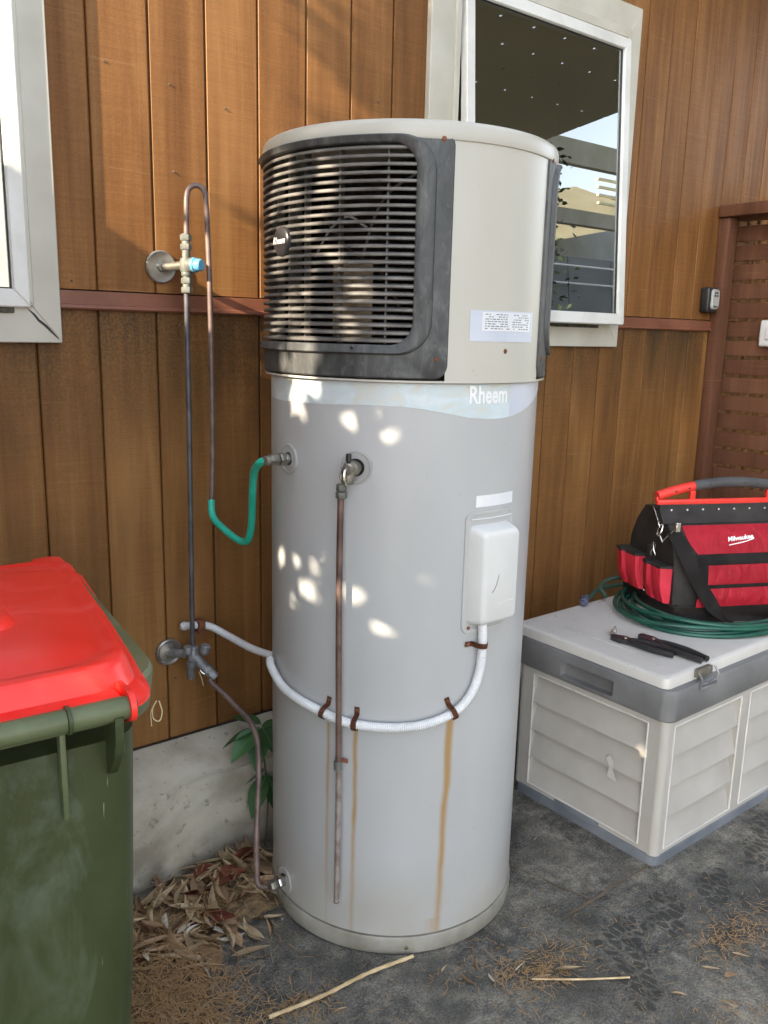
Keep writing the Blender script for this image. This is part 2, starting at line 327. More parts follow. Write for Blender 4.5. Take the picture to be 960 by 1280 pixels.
# ------------------------------------------------------------------ mesh helpers
def fin(bm, name, smooth=True, ang=38):
    bmesh.ops.recalc_face_normals(bm, faces=bm.faces[:])
    me = bpy.data.meshes.new(name); bm.to_mesh(me); bm.free()
    if smooth:
        me.polygons.foreach_set('use_smooth', [True]*len(me.polygons)); me.set_sharp_from_angle(angle=R(ang))
    return me
def thing(name, label, cat, loc=(0, 0, 0), rotz=0, group=None):
    o = bpy.data.objects.new(name, None); C.objects.link(o); o.location = loc; o.rotation_euler = (0, 0, rotz)
    o.empty_display_size = 0.05; o['label'] = label; o['category'] = cat
    if group: o['group'] = group
    return o
def tag(o, label, cat, group=None, kind=None):
    o['label'] = label; o['category'] = cat
    if group: o['group'] = group
    if kind: o['kind'] = kind
    return o
def obj(name, me, mat, parent=None, loc=(0, 0, 0), rot=None, label=None):
    """mesh object; with a parent the mesh coordinates are in the parent's space"""
    if isinstance(me, bmesh.types.BMesh): me = fin(me, name)
    o = bpy.data.objects.new(name, me); C.objects.link(o)
    if mat and not me.materials: me.materials.append(MATS[mat])
    o.location = loc
    if rot is not None: o.rotation_euler = rot
    if parent: o.parent = parent
    if label: o['label'] = label
    return o
def off(p):      # shift world-built coordinates into an unrotated parent
    return tuple(-c for c in p.location)

def add_box(bm, x0, x1, y0, y1, z0, z1, bev=0.0, seg=2, mtx=None):
    r = bmesh.ops.create_cube(bm, size=1.0); vs = r['verts']
    for v in vs: v.co = Vector((x0 if v.co.x < 0 else x1, y0 if v.co.y < 0 else y1, z0 if v.co.z < 0 else z1))
    if bev:
        es = list({e for v in vs for e in v.link_edges})
        g = bmesh.ops.bevel(bm, geom=es, offset=bev, segments=seg, profile=0.5, affect='EDGES')
        vs = list({v for f in g['faces'] for v in f.verts} | {v for v in vs if v.is_valid})
    if mtx is not None:
        for v in vs: v.co = mtx @ v.co
    return vs
def box(x0, x1, y0, y1, z0, z1, bev=0.0, seg=2):
    bm = bmesh.new(); add_box(bm, x0, x1, y0, y1, z0, z1, bev, seg); return bm
def add_tube(bm, pts, rad, n=12, caps=True, rfun=None):
    pts = [Vector(p) for p in pts]; rings = []
    t0 = (pts[1]-pts[0]).normalized(); a = Vector((0, 0, 1)) if abs(t0.z) < 0.9 else Vector((1, 0, 0))
    nrm = t0.cross(a).normalized()
    for i, p in enumerate(pts):
        t = (pts[min(i+1, len(pts)-1)]-pts[max(i-1, 0)]).normalized()
        nrm = (nrm - t*nrm.dot(t)).normalized(); b = t.cross(nrm)
        rr = rfun(i) if rfun else (rad[i] if isinstance(rad, (list, tuple)) else rad)
        rings.append([bm.verts.new(p + nrm*math.cos(2*PI*k/n)*rr + b*math.sin(2*PI*k/n)*rr) for k in range(n)])
    for i in range(len(rings)-1):
        for k in range(n): bm.faces.new((rings[i][k], rings[i][(k+1) % n], rings[i+1][(k+1) % n], rings[i+1][k]))
    if caps: bm.faces.new(rings[0]); bm.faces.new(rings[-1][::-1])
def tube(pts, rad, n=12, caps=True, rfun=None):
    bm = bmesh.new(); add_tube(bm, pts, rad, n, caps, rfun); return bm
def catmull(pts, per=8):
    P = [Vector(p) for p in pts]; P = [2*P[0]-P[1]] + P + [2*P[-1]-P[-2]]; out = []
    for i in range(1, len(P)-2):
        a, b, c, d = P[i-1:i+3]
        for k in range(per):
            t = k/per
            out.append(0.5*((2*b)+(-a+c)*t+(2*a-5*b+4*c-d)*t*t+(-a+3*b-3*c+d)*t**3))
    out.append(P[-2]); return out
def resample(pts, step):
    out = [pts[0]]; acc = 0
    for a, b in zip(pts, pts[1:]):
        L = (b-a).length
        if L == 0: continue
        d = step-acc
        while d <= L: out.append(a+(b-a)*(d/L)); d += step
        acc = (acc+L) % step
    return out
def add_lathe(bm, prof, axis_o=(0, 0, 0), axis_d=(0, 0, 1), n=24):
    """prof: (r, h) along axis"""
    o = Vector(axis_o); d = Vector(axis_d).normalized(); a = Vector((0, 0, 1)) if abs(d.z) < 0.9 else Vector((1, 0, 0))
    e1 = d.cross(a).normalized(); e2 = d.cross(e1); rings = []
    for r, h in prof:
        if r < 1e-6: rings.append([bm.verts.new(o+d*h)])
        else: rings.append([bm.verts.new(o+d*h+e1*math.cos(2*PI*k/n)*r+e2*math.sin(2*PI*k/n)*r) for k in range(n)])
    for A, B in zip(rings, rings[1:]):
        for k in range(n):
            if len(A) == 1 and len(B) == 1: continue
            if len(A) == 1: bm.faces.new((A[0], B[k], B[(k+1) % n]))
            elif len(B) == 1: bm.faces.new((A[k], A[(k+1) % n], B[0]))
            else: bm.faces.new((A[k], A[(k+1) % n], B[(k+1) % n], B[k]))
def lathe(prof, o=(0, 0, 0), d=(0, 0, 1), n=24):
    bm = bmesh.new(); add_lathe(bm, prof, o, d, n); return bm
def loft(rings, caps=(True, True)):
    bm = bmesh.new(); RR = [[bm.verts.new(p) for p in r] for r in rings]; n = len(RR[0])
    for A, B in zip(RR, RR[1:]):
        for k in range(n): bm.faces.new((A[k], A[(k+1) % n], B[(k+1) % n], B[k]))
    if caps[0]: bm.faces.new(RR[0][::-1])
    if caps[1]: bm.faces.new(RR[-1])
    return bm
def rrect(x0, x1, y0, y1, r, seg=6, z=0.0, per=1):
    """rounded rectangle, counter-clockwise, per = points per straight side"""
    pts = []
    cs = [(x1-r, y0+r, -90), (x1-r, y1-r, 0), (x0+r, y1-r, 90), (x0+r, y0+r, 180)]
    for ci, (cx, cy, a0) in enumerate(cs):
        for k in range(seg+1):
            a = R(a0+90*k/seg); pts.append((cx+r*math.cos(a), cy+r*math.sin(a), z))
        if per > 1:
            nx, ny, na = cs[(ci+1) % 4]; b = R(na); q = (nx+r*math.cos(b), ny+r*math.sin(b)); p = pts[-1]
            for k in range(1, per): pts.append((p[0]+(q[0]-p[0])*k/per, p[1]+(q[1]-p[1])*k/per, z))
    return pts
def text_mesh(txt, size, ext=0.0006, shear=0.0, bold=0.0):
    cu = bpy.data.curves.new('t', 'FONT'); cu.body = txt; cu.size = size; cu.extrude = ext; cu.offset = bold; cu.shear = shear
    cu.align_x = 'CENTER'; cu.align_y = 'CENTER'; cu.resolution_u = 3
    o = bpy.data.objects.new('t', cu); C.objects.link(o); bpy.context.view_layer.update()
    me = bpy.data.meshes.new_from_object(o.evaluated_get(bpy.context.evaluated_depsgraph_get()))
    bpy.data.objects.remove(o); bpy.data.curves.remove(cu); me.name = 'lettering'; me.materials.clear(); return me

# ------------------------------------------------------------------ the ground
bm = bmesh.new()
N = 60
def gpos(i, n, a, b): return a+(b-a)*i/n
xs = sorted(set([-40, -15, -6, -2] + [gpos(i, N, -0.2, 4.2) for i in range(N+1)] + [8, 20, 60])); ys = sorted(set([-60, -20, -8, -4] + [gpos(i, 40, -2.4, 0.2) for i in range(41)] + [3, 20, 40]))
vg = [[bm.verts.new((x, y, 0.0018*noise.noise(Vector((x*5, y*5, 0))) if -0.2 < x < 4.2 and -2.4 < y < 0 else 0)) for y in ys] for x in xs]
for i in range(len(xs)-1):
    for j in range(len(ys)-1): bm.faces.new((vg[i][j], vg[i+1][j], vg[i+1][j+1], vg[i][j+1]))
g = obj('ground', bm, 'ground_concrete'); g['kind'] = 'structure'; g['label'] = 'dark stained concrete ground with damp boot prints'
bm = bmesh.new()
for (a, b, w) in [((1.56, -.893, .003), (1.93, -.888, .003), .006), ((1.68, -.89, .003), (1.575, -.50, .003), .004)]:
    a, b = Vector(a), Vector(b); n = 14; d = (b-a).normalized(); sd = Vector((-d.y, d.x, 0)); prev = None
    for k in range(n+1):
        p = a+(b-a)*k/n + sd*random.uniform(-.003, .003); ww = w*random.uniform(.3, 1)
        cur = (bm.verts.new(p+sd*ww), bm.verts.new(p-sd*ww))
        if prev: bm.faces.new((prev[0], cur[0], cur[1], prev[1]))
        prev = cur
o = obj('slab_joint', bm, 'grout', g); o['label'] = 'sandy joint crossing the dark slab'

# ------------------------------------------------------------------ house wall
PITCH = .1485; X0 = .7612
house = thing('house_wall', 'brown vertical timber clad house wall with two cream framed windows on a concrete footing', 'wall', (0, 0, 0))
def board_mesh(h, x0=0.0, x1=PITCH):
    bm = bmesh.new(); g_ = .0012; c_ = .0055
    prof = [(x0+g_, 0.018), (x0+g_, c_*0.4), (x0+g_+c_*.3, 0.0), (x1-g_-c_, 0.0), (x1-g_, c_*.9), (x1-g_, 0.018)]
    A = [bm.verts.new((x, y, 0)) for x, y in prof]; B = [bm.verts.new((x, y, h)) for x, y in prof]; n = len(A)
    for k in range(n): bm.faces.new((A[k], A[(k+1) % n], B[(k+1) % n], B[k]))
    bm.faces.new(A); bm.faces.new(B[::-1]); return fin(bm, 'board', False)
openR = (1.86, 2.69); openL = (-.55, .585)
upM = board_mesh(1.70); loM = board_mesh(1.165); abM = board_mesh(.66)
ZB, ZR0, ZR1 = .325, 1.490, 1.5365
for k in range(-9, 31):
    x = X0+PITCH*k
    obj('board', loM, 'wood_lower', house, (x, 0.001+random.uniform(0, .0012), ZB))
    segs = [(0.0, PITCH)]
    for (a, b) in (openR, openL):
        new = []
        for (p, q_) in segs:
            if x+q_ <= a or x+p >= b: new.append((p, q_)); continue
            if x+p < a: new.append((p, a-x))
            if x+q_ > b: new.append((b-x, q_))
        segs = new
    yy = random.uniform(0, .0015)
    if segs == [(0.0, PITCH)]: obj('board', upM, 'wood_upper', house, (x, yy, ZR1))
    else:
        for (p, q_) in segs: obj('board', board_mesh(1.70, p, q_), 'wood_upper', house, (x, yy, ZR1))
        obj('board', abM, 'wood_upper', house, (x, yy, 2.58))
# backing behind the boards, with real openings
bm = bmesh.new()
for (a, b, z0, z1) in [(-2, -.57, 0, 3.6), (-.57, .60, 0, 1.47), (-.57, .60, 2.58, 3.6), (.60, 1.85, 0, 3.6), (1.85, 2.70, 0, 1.48), (1.85, 2.70, 2.58, 3.6), (2.70, 6, 0, 3.6)]:
    add_box(bm, a, b, .020, .10, z0, z1)
obj('wall_frame', bm, 'dark_gap', house)
# flashing rail between the two board courses
def rail(x0, x1):
    bm = bmesh.new(); prof = [(.018, ZR0-.003), (-.012, ZR0-.001), (-.016, ZR0+.003), (-.014, ZR0+.010), (-.008, ZR0+.012), (-.007, ZR1-.004), (0.018, ZR1-.001)]
    A = [bm.verts.new((x0, y, z)) for y, z in prof]; B = [bm.verts.new((x1, y, z)) for y, z in prof]; n = len(A)
    for k in range(n): bm.faces.new((A[k], A[(k+1) % n], B[(k+1) % n], B[k]))
    bm.faces.new(A); bm.faces.new(B[::-1]); return bm
obj('flashing_rail', rail(.667, 1.772), 'rail_paint', house)
obj('flashing_rail', rail(2.766, 5.2), 'rail_paint', house)
# nails
nm = fin(lathe([(0, -.0012), (.0026, -.0008), (.0030, .001)], (0, 0, 0), (0, 1, 0), 8), 'nail')
for (x, z) in [(.80, 2.05), (.96, 2.03), (1.11, 2.0), (.965, 1.83), (.70, 1.555), (.835, 1.56), (.98, 1.545), (.97, 1.46), (1.27, 1.95), (1.24, 1.56), (.93, .50), (1.0, .47), (.85, .42), (.985, .53), (1.42, 2.0), (1.6, 2.1), (2.9, 2.1), (3.05, 1.9)]:
    obj('nail', nm, 'chrome' if random.random() < .3 else 'grout', house, (x, -.0005, z))
# concrete footing ledge
bm = bmesh.new(); n = 50
for k in range(n+1):
    x = -1.6+7.2*k/n; w = .0025*noise.noise(Vector((x*4, 3, 0)))
    ring = [(-.155+w, -.05), (-.155+w, .12), (-.157+w, .243+w), (-.150, .256+w), (-.075, .290+w), (0.0, .321), (.05, .321), (.05, -.05)]
    cur = [bm.verts.new((x, y, z)) for y, z in ring]
    if k: 
        for j in range(len(cur)-1): bm.faces.new((prev[j], prev[j+1], cur[j+1], cur[j]))
    prev = cur
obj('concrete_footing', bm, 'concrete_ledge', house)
bm = box(-2, 6, -.004, .018, .3205, .3245); obj('bottom_flashing', bm, 'dark_gap', house)

# windows ------------------------------------------------------------
def frame_mesh(x0, x1, z0, z1, wl, wr, wt, wb, y0, y1, bev=.002):
    """four mitred members of a rectangular frame lying in the xz plane"""
    bm = bmesh.new()
    o_ = [(x0, z0), (x1, z0), (x1, z1), (x0, z1)]; i_ = [(x0+wl, z0+wb), (x1-wr, z0+wb), (x1-wr, z1-wt), (x0+wl, z1-wt)]
    for k in range(4):
        a, b, c_, d = o_[k], o_[(k+1) % 4], i_[(k+1) % 4], i_[k]
        e = 0.0006
        qs = [bm.verts.new((p[0], y, p[1])) for y in (y0, y1) for p in (a, b, c_, d)]
        for f in ((0, 1, 2, 3), (7, 6, 5, 4), (0, 4, 5, 1), (1, 5, 6, 2), (2, 6, 7, 3), (3, 7, 4, 0)): bm.faces.new([qs[i] for i in f])
    bmesh.ops.bevel(bm, geom=bm.edges[:], offset=bev, segments=1, affect='EDGES')
    return bm
def window(ax0, ax1, az0, az1, ix0, ix1, iz0, iz1, tilt, label):
    w = obj('window', frame_mesh(ax0, ax1, az0, az1, ix0-ax0, ax1-ix1, az1-iz1, iz0-az0, -.022, -.0005), 'trim_paint', house, label=label)
    obj('casing', frame_mesh(ix0-.012, ix1+.012, iz0-.012, iz1+.012, .022, .022, .03, .022, -.030, .09), 'trim_paint', w)
    hz = iz1-.012; sh = iz1-iz0-.0; T = Matrix.Rotation(-tilt, 4, 'X')
    x0, x1 = ix0+.019, ix1-.008+.012
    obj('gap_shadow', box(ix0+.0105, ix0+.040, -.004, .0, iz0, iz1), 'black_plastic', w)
    sash = frame_mesh(x0, x1, -sh-.004, -.010, .036, .036, .038, .040, -.034, -.004, .003)
    so_ = obj('sash', sash, 'white_paint', w, (0, -.0, hz), (tilt*-1, 0, 0))
    obj('glass_pane', box(x0+.034, x1-.034, -.020, -.016, -sh+.033, -.045), 'glass', w, (0, 0, hz), (-tilt, 0, 0))
    bm = frame_mesh(x0+.0355, x1-.0355, -sh+.0355, -.0475, .004, .004, .004, .004, -.0235, -.0145, .0005)
    obj('gasket', bm, 'black_plastic', w, (0, 0, hz), (-tilt, 0, 0))
    return w
wR = window(1.773, 2.766, 1.418, 2.600, 1.876, 2.694, 1.512, 2.505, R(3.6), 'right window with its awning sash pushed slightly open')
obj('stay_slot', box(1.93, 2.64, -.0275, -.021, 1.487, 1.503, .003), 'mildew', wR)
wL = window(-.63, .664, 1.411, 2.75, -.53, .590, 1.505, 2.66, 0.0, 'left window with a cream architrave cracked at the mitre')
obj('stay_slot', box(-.4, .56, -.0275, -.021, 1.476, 1.492, .003), 'mildew', wL)
# crack at the mitre
bm = bmesh.new(); prev = None
for k, (x, z) in enumerate([(.590, 1.487), (.604, 1.473), (.612, 1.462), (.628, 1.449), (.640, 1.436), (.655, 1.420)]):
    w_ = [.0006, .0018, .002, .0022, .0016, .0006][k]; cur = (bm.verts.new((x-w_, -.0229, z-w_)), bm.verts.new((x+w_, -.0229, z+w_)))
    if prev: bm.faces.new((prev[0], prev[1], cur[1], cur[0]))
    prev = cur
obj('crack', bm, 'black_plastic', wL)
# dim rooms behind the panes
for (a, b, z0, z1) in [(1.80, 2.76, 1.44, 2.56), (-.57, .60, 1.44, 2.60)]:
    bm = bmesh.new(); add_box(bm, a, b, .11, 1.3, z0-.5, z1+.3)
    for f in [f for f in bm.faces if abs(f.calc_center_median().y-.11) < 1e-3]: bm.faces.remove(f)
    obj('room', bm, 'room_dark', house)
def curtain(x0, x1, z0, z1, y):
    bm = bmesh.new(); n = 40; A = []
    for k in range(n+1):
        x = x0+(x1-x0)*k/n; yy = y+.014*math.sin(k*1.3)
        A.append((bm.verts.new((x, yy, z0)), bm.verts.new((x, yy, z1))))
    for a, b in zip(A, A[1:]): bm.faces.new((a[0], b[0], b[1], a[1]))
    return bm
obj('curtain', curtain(2.58, 2.74, 1.45, 2.58, .15), 'curtain', wR)
obj('painted_reflection', box(-.5, .57, .12, .125, 1.45, 2.65), 'sticker_lilac', wL)  # flat lilac sheet stands in for the reflection in the left pane

# ------------------------------------------------------------------ key safe
ks = thing('key_safe', 'small black and grey key lock box fixed to the timber wall beside the slatted screen', 'key safe', (3.335, 0, 1.565))
obj('case', box(0, .078, -.042, -.001, 0, .105, .009, 3), 'black_plastic', ks)
fr_ = [[(x, -.0405-dy, z) for x, z, _ in rrect(.018+i, .074-i, .014+i, .098-i, .016-i*.5, 5)] for dy, i in ((0, 0), (.006, .001), (.009, .004))]
obj('cover', loft(fr_), 'keysafe_grey', ks)
for i in range(4):
    obj('button', lathe([(0, .0), (.0045, 0), (.0045, -.002)], (.037+.016*(i % 2), -.0495, .070+.012*(i//2)), (0, 1, 0), 8), 'black_plastic', ks)
me = text_mesh('Master', .013, .0005, .2)
obj('lettering', me, 'black_plastic', ks, (.046, -.0500, .026), (R(90), 0, 0))

# ------------------------------------------------------------------ slatted screen at the right
sc = thing('slatted_screen', 'dark red brown timber screen of horizontal slats standing square to the house wall', 'screen', (3.46, 0, 0))
obj('post', box(-.035, .030, -.050, -.003, 0, 1.955, .003), 'wood_screen', sc)
obj('post', box(.06, .15, -.55, -.46, 0, 1.955, .003), 'wood_screen', sc)
obj('cap_rail', box(-.050, .16, -.56, -.004, 1.957, 2.005, .004), 'wood_screen', sc)
slatM = fin(box(0, .019, -.46, -.012, 0, .0640, .002, 1), 'slat', False); retM = fin(box(0, .058, -.022, -.004, 0, .0665, .002, 1), 'slat', False)
spcM = fin(box(.003, .016, -.006, .006, .0665, .0800, 0), 'spacer', False)
for k in range(24):
    z = 1.868-.0800*k
    if z < 0: break
    obj('slat', slatM, 'wood_screen' if k != 5 else 'wood_dark', sc, (.090+random.uniform(-.001, .001), -.004, z))
    obj('return_slat', retM, 'wood_dark', sc, (.031, 0, z))
    for j in range(6): obj('spacer', spcM, 'wood_dark', sc, (.090, -.06-.045*j-.012*math.sin(k), z))
rw = thing('gap_backing', 'added pale backing that lightens the gaps of the slatted screen', 'wall', (4.3, -1, 0))  # added pale panel that makes the gaps between the slats look lit
obj('panel', box(0, .1, .15, .99, 0, 2.2), 'neighbour_cream', rw)
tap = thing('weather_switch', 'white rectangular outdoor switch fixed to the slatted screen above the tool bag', 'switch', (3.548, -.232, 1.43))
obj('cover', box(-.035, 0, -.05, .05, 0, .11, .010, 3), 'white_plastic', tap)
obj('rocker', box(-.045, -.034, -.018, .018, .03, .08, .004, 2), 'white_plastic', tap)

# ------------------------------------------------------------------ heat pump water heater
TX, TY = 1.3285, -.4776; RT = .32
wh = thing('water_heater', 'tall round light grey heat pump water heater with black slatted vent standing on the concrete', 'water heater', (TX, TY, 0))
def cyl(a, r, z): a = R(a); return Vector((r*math.cos(a), r*math.sin(a), z))
def cyl_sheet(name, a0, a1, z0, z1, r, n, mat, parent, thick=.0, zfun=None, nz=1):
    bm = bmesh.new(); uv = bm.loops.layers.uv.new('UVMap'); G_ = []
    for i in range(n+1):
        a = a0+(a1-a0)*i/n; col_ = []
        zl = zfun(a) if zfun else z0
        for j in range(nz+1): col_.append((bm.verts.new(cyl(a, r, zl+(z1-zl)*j/nz)), a/360, zl+(z1-zl)*j/nz))
        G_.append(col_)
    for i in range(n):
        for j in range(nz):
            q = [G_[i][j], G_[i+1][j], G_[i+1][j+1], G_[i][j+1]]; f = bm.faces.new([x[0] for x in q])
            for L, x in zip(f.loops, q): L[uv].uv = (x[1], x[2])
    if thick:
        me_f = bm.faces[:]; bmesh.ops.solidify(bm, geom=me_f, thickness=-thick)
    return obj(name, bm, mat, parent)
def lathe_uv(prof, n=96):
    bm = bmesh.new(); uv = bm.loops.layers.uv.new('UVMap'); rings = []
    for r, z in prof: rings.append([bm.verts.new(cyl(-180+360*k/n, r, z)) for k in range(n)])
    for A, B, pa, pb in zip(rings, rings[1:], prof, prof[1:]):
        for k in range(n):
            f = bm.faces.new((A[k], A[(k+1) % n], B[(k+1) % n], B[k]))
            for L, (kk, zz) in zip(f.loops, ((k, pa[1]), (k+1, pa[1]), (k+1, pb[1]), (k, pb[1]))): L[uv].uv = ((-180+360*kk/n)/360, zz)
    return bm, rings
bm, rg = lathe_uv([(RT, .052), (RT, .3), (RT, .7), (RT, 1.1), (RT, 1.352), (.27, 1.352)])
tankb = obj('tank_body', bm, 'tank_paint', wh)
bm, rg = lathe_uv([(.30, .004), (RT+.002, .004), (RT+.004, .009), (RT+.004, .042), (RT+.001, .047), (RT-.004, .0475), (RT-.004, .052)])
obj('base_ring', bm, 'base_ring_paint', wh)
obj('screw', lathe([(0, .0), (.005, 0), (.006, -.003)], cyl(-122, RT+.006, .022), cyl(-122, 1, 0), 8), 'chrome', wh)
RH = .332
for (a0, a1) in ((-115.2, -66.8), (64.8, 113.2)): cyl_sheet('head_casing', a0, a1, 1.3565, 1.822, RH, 24, 'head_paint', wh, 0)
# seam strip and lid
bm, rg = lathe_uv([(RH-.02, 1.352), (RH+.001, 1.3535), (RH+.001, 1.3575), (RH-.02, 1.358)]); obj('head_seam', bm, 'head_paint', wh)
bm, rg = lathe_uv([(RH-.010, 1.820), (RH+.0035, 1.821), (RH+.0045, 1.824), (RH+.0045, 1.846), (RH+.002, 1.853), (RH-.004, 1.857), (RH-.02, 1.860), (.15, 1.868), (.001, 1.870)])
bm.faces.new(rg[-1]); bm.faces.new(rg[0][::-1]); obj('lid', bm, 'head_paint', wh)

# vent frames
def vent(center, badge):
    HW = 66.6                       # half width of the outer frame, degrees
    so = R(HW)*.34; si = R(53.8)*.34
    zo0, zo1, zi0, zi1 = 1.361, 1.838, 1.428, 1.812
    rings = []
    def loop(hw, z0, z1, rc, rad): return [cyl(math.degrees(x/.34), rad, z) for x, z, _ in rrect(-hw, hw, z0, z1, rc, 8, 0, 28)]
    # every loop has the same point count
    rings.append(loop(so, zo0, zo1, .030, RH-.004))
    rings.append(loop(so, zo0, zo1, .030, RH+.0015))
    rings.append(loop(so-.003, zo0+.003, zo1-.002, .029, RH+.004))
    rings.append(loop(si+.040, zi0-.020, zi1+.016, .070, RH+.004))
    rings.append(loop(si+.036, zi0-.0185, zi1+.015, .068, RH+.011))
    rings.append(loop(si+.030, zi0-.016, zi1+.013, .066, RH+.0135))
    rings.append(loop(si+.004, zi0-.003, zi1+.002, .050, RH+.010))
    rings.append(loop(si, zi0, zi1, .048, RH+.007))
    rings.append(loop(si, zi0, zi1, .048, RH-.022))
    fr = obj('vent_frame', loft(rings, (False, False)), 'vent_plastic', wh, rot=(0, 0, R(center)))
    # slats
    bm = bmesh.new(); n = 40; P = [(RH+.0035, .0000), (RH+.0050, .0018), (RH+.0050, .0052), (RH+.0025, .0070), (RH-.013, .0096), (RH-.013, .0062)]
    prev = None
    for i in range(n+1):
        a = -54.6+109.2*i/n; cur = [bm.verts.new(cyl(a, r, z)) for r, z in P]
        if prev:
            for j in range(6): bm.faces.new((prev[j], prev[(j+1) % 6], cur[(j+1) % 6], cur[j]))
        prev = cur
    sm = fin(bm, 'slat')
    for k in range(25): obj('slat', sm, 'slat_plastic', fr, (0, 0, 1.4325+k*.01535))
    rb = fin(box(RH-.024, RH-.008, -.0018, .0018, 1.43, 1.81), 'rib', False)
    for a in (-43, -28, -10, 0, 10, 26, 44): obj('rib', rb, 'slat_plastic', fr, rot=(0, 0, R(a)))
    for (a, z) in ((-62.5, 1.822), (-62.5, 1.402), (62.5, 1.822), (62.5, 1.402)):
        obj('screw', lathe([(0, .0025), (.004, .002), (.0052, 0), (.008, -.001)], cyl(a, RH+.0035, z), cyl(a, 1, 0), 10), 'rust', fr)
    for (a, z) in ((-33, 1.836-.011), (-33, 1.423), (33, 1.423)):
        obj('screw_hole', lathe([(0, .0), (.003, 0), (.0032, -.002)], cyl(a, RH+.0145, z-.002), cyl(a, 1, 0), 8), 'black_plastic', fr)
    return fr
vl = vent(-181.0, True); vr = vent(-1.0, False)
# badge
bd = bmesh.new(); ang = -181.5; add_lathe(bd, [(0, .006), (.020, .006), (.027, .0045), (.030, .002), (.0305, -.006)], cyl(ang, RH+.008, 1.637), cyl(ang, 1, 0), 28)
bdo = obj('badge', bd, 'badge_black', wh)
me = text_mesh('Rheem', .0175, .0004, .25, .0002)
for v in me.vertices: v.co.x *= 1.0; v.co.y *= 1.15
o = obj('lettering', me, 'paper_white', bdo, tuple(cyl(ang, RH+.0150, 1.637)), (R(90), 0, R(ang+90)))
# inside the head: coil, divider, two pale panels, base deck
obj('deck', lathe([(0, 1.372), (.31, 1.372), (.31, 1.362)], n=48), 'interior_black', wh)
bm = bmesh.new(); add_box(bm, -.10, .10, -.30, .30, 1.375, 1.815); obj('divider', bm, 'interior_black', wh)
bm = bmesh.new()
for k in range(60): add_box(bm, -.135, -.105, .02+.004*k-.12, .0215+.004*k-.12, 1.44, 1.80)
o = obj('coil_fin_pack', bm, 'coil_fins', wh); o['kind'] = 'stuff'
for (y0, y1) in ((-.128, -.058), (-.053, .008)):
    obj('inner_panel', box(-.232, -.225, y0-.035, y1-.035, 1.44, 1.600, .002), 'interior_panel', wh)
for i, pts in enumerate(([(-.18, -.20, 1.50), (-.2, -.15, 1.58), (-.21, -.05, 1.63), (-.2, .05, 1.70), (-.16, .12, 1.74)], [(-.2, -.12, 1.66), (-.23, -.08, 1.69), (-.22, .0, 1.672), (-.2, .09, 1.62)], [(-.15, -.24, 1.78), (-.2, -.16, 1.72), (-.21, -.1, 1.60), (-.2, -.04, 1.50)])):
    obj('wire', tube(catmull(pts, 6), .003, 6), ('copper_red', 'paper_white', 'valve_grey')[i], wh)

# decal band
def warp(me, r, ang, z):     # text/flat mesh (x right, y up) on to the cylinder
    for v in me.vertices:
        a = R(ang)+v.co.x/r; rr = r+v.co.z; zz = z+v.co.y; v.co = Vector((rr*math.cos(a), rr*math.sin(a), zz))
import bisect
BP = [(-205, 1.300), (-188, 1.298), (-163, 1.301), (-146, 1.304), (-131, 1.304), (-122, 1.299), (-112.6, 1.290), (-104, 1.281), (-95, 1.277), (-88, 1.277), (-81.4, 1.281), (-74, 1.289), (-67, 1.300), (-59, 1.314), (-50, 1.33), (-44, 1.346)]
def bz(a):
    for (a0, z0), (a1, z1) in zip(BP, BP[1:]):
        if a <= a1: return z0+(z1-z0)*max(0, (a-a0))/(a1-a0)
    return 1.345
cyl_sheet('brand_decal', -205, -46, 0, 1.3505, RT+.0006, 90, 'sticker_blue', wh, 0, bz, 3)
cyl_sheet('brand_decal_edge', -83.5, -48, 0, 1.3495, RT+.0011, 24, 'sticker_lilac', wh, 0, lambda a: bz(a)+.002, 1)
me = text_mesh('Rheem', .052, .0003, 0, .0012)
bmx = bmesh.new(); bmx.from_mesh(me); bmesh.ops.subdivide_edges(bmx, edges=[e for e in bmx.edges if e.calc_length() > .01], cuts=2); bmx.to_mesh(me); bmx.free()
for v in me.vertices: v.co.x *= .73
warp(me, RT+.0016, -95.0, 1.327); obj('lettering', me, 'print_white', wh, label='white brand name on the pale blue decal')
# rating sticker
st = cyl_sheet('rating_sticker', -106.4, -74.0, 1.439, 1.502, RH+.0008, 16, 'sticker_lilac', wh)
cyl_sheet('sticker_panel', -101.5, -76.0, 1.461, 1.499, RH+.0013, 14, 'paper_white', st)
bm = bmesh.new()
for row in range(7):
    a = -100.3
    while a < -77:
        w_ = random.uniform(.5, 1.7)
        if not (-90.0 < a < -87.4) and random.random() < .86 and a+w_ < -76.8:
            z = 1.4955-row*.0048; h = .0020
            q = [bm.verts.new(cyl(aa, RH+.0017, zz)) for aa, zz in ((a, z-h), (a+w_, z-h), (a+w_, z), (a, z))]; bm.faces.new(q)
        a += w_+.45
obj('fine_print', bm, 'print_grey', st)
bm = bmesh.new()
for row in range(2):
    for (a, b) in ((-104, -96), (-94, -88), (-86, -78)):
        z = 1.456-row*.008; q = [bm.verts.new(cyl(aa, RH+.0012, zz)) for aa, zz in ((a, z-.0016), (b, z-.0016), (b, z), (a, z))]; bm.faces.new(q)
obj('fine_print', bm, 'sticker_blue', st)
obj('screw', lathe([(0, .0025), (.004, .002), (.0055, 0)], cyl(-90.0, RH, 1.420), cyl(-90.0, 1, 0), 10), 'rust', wh)
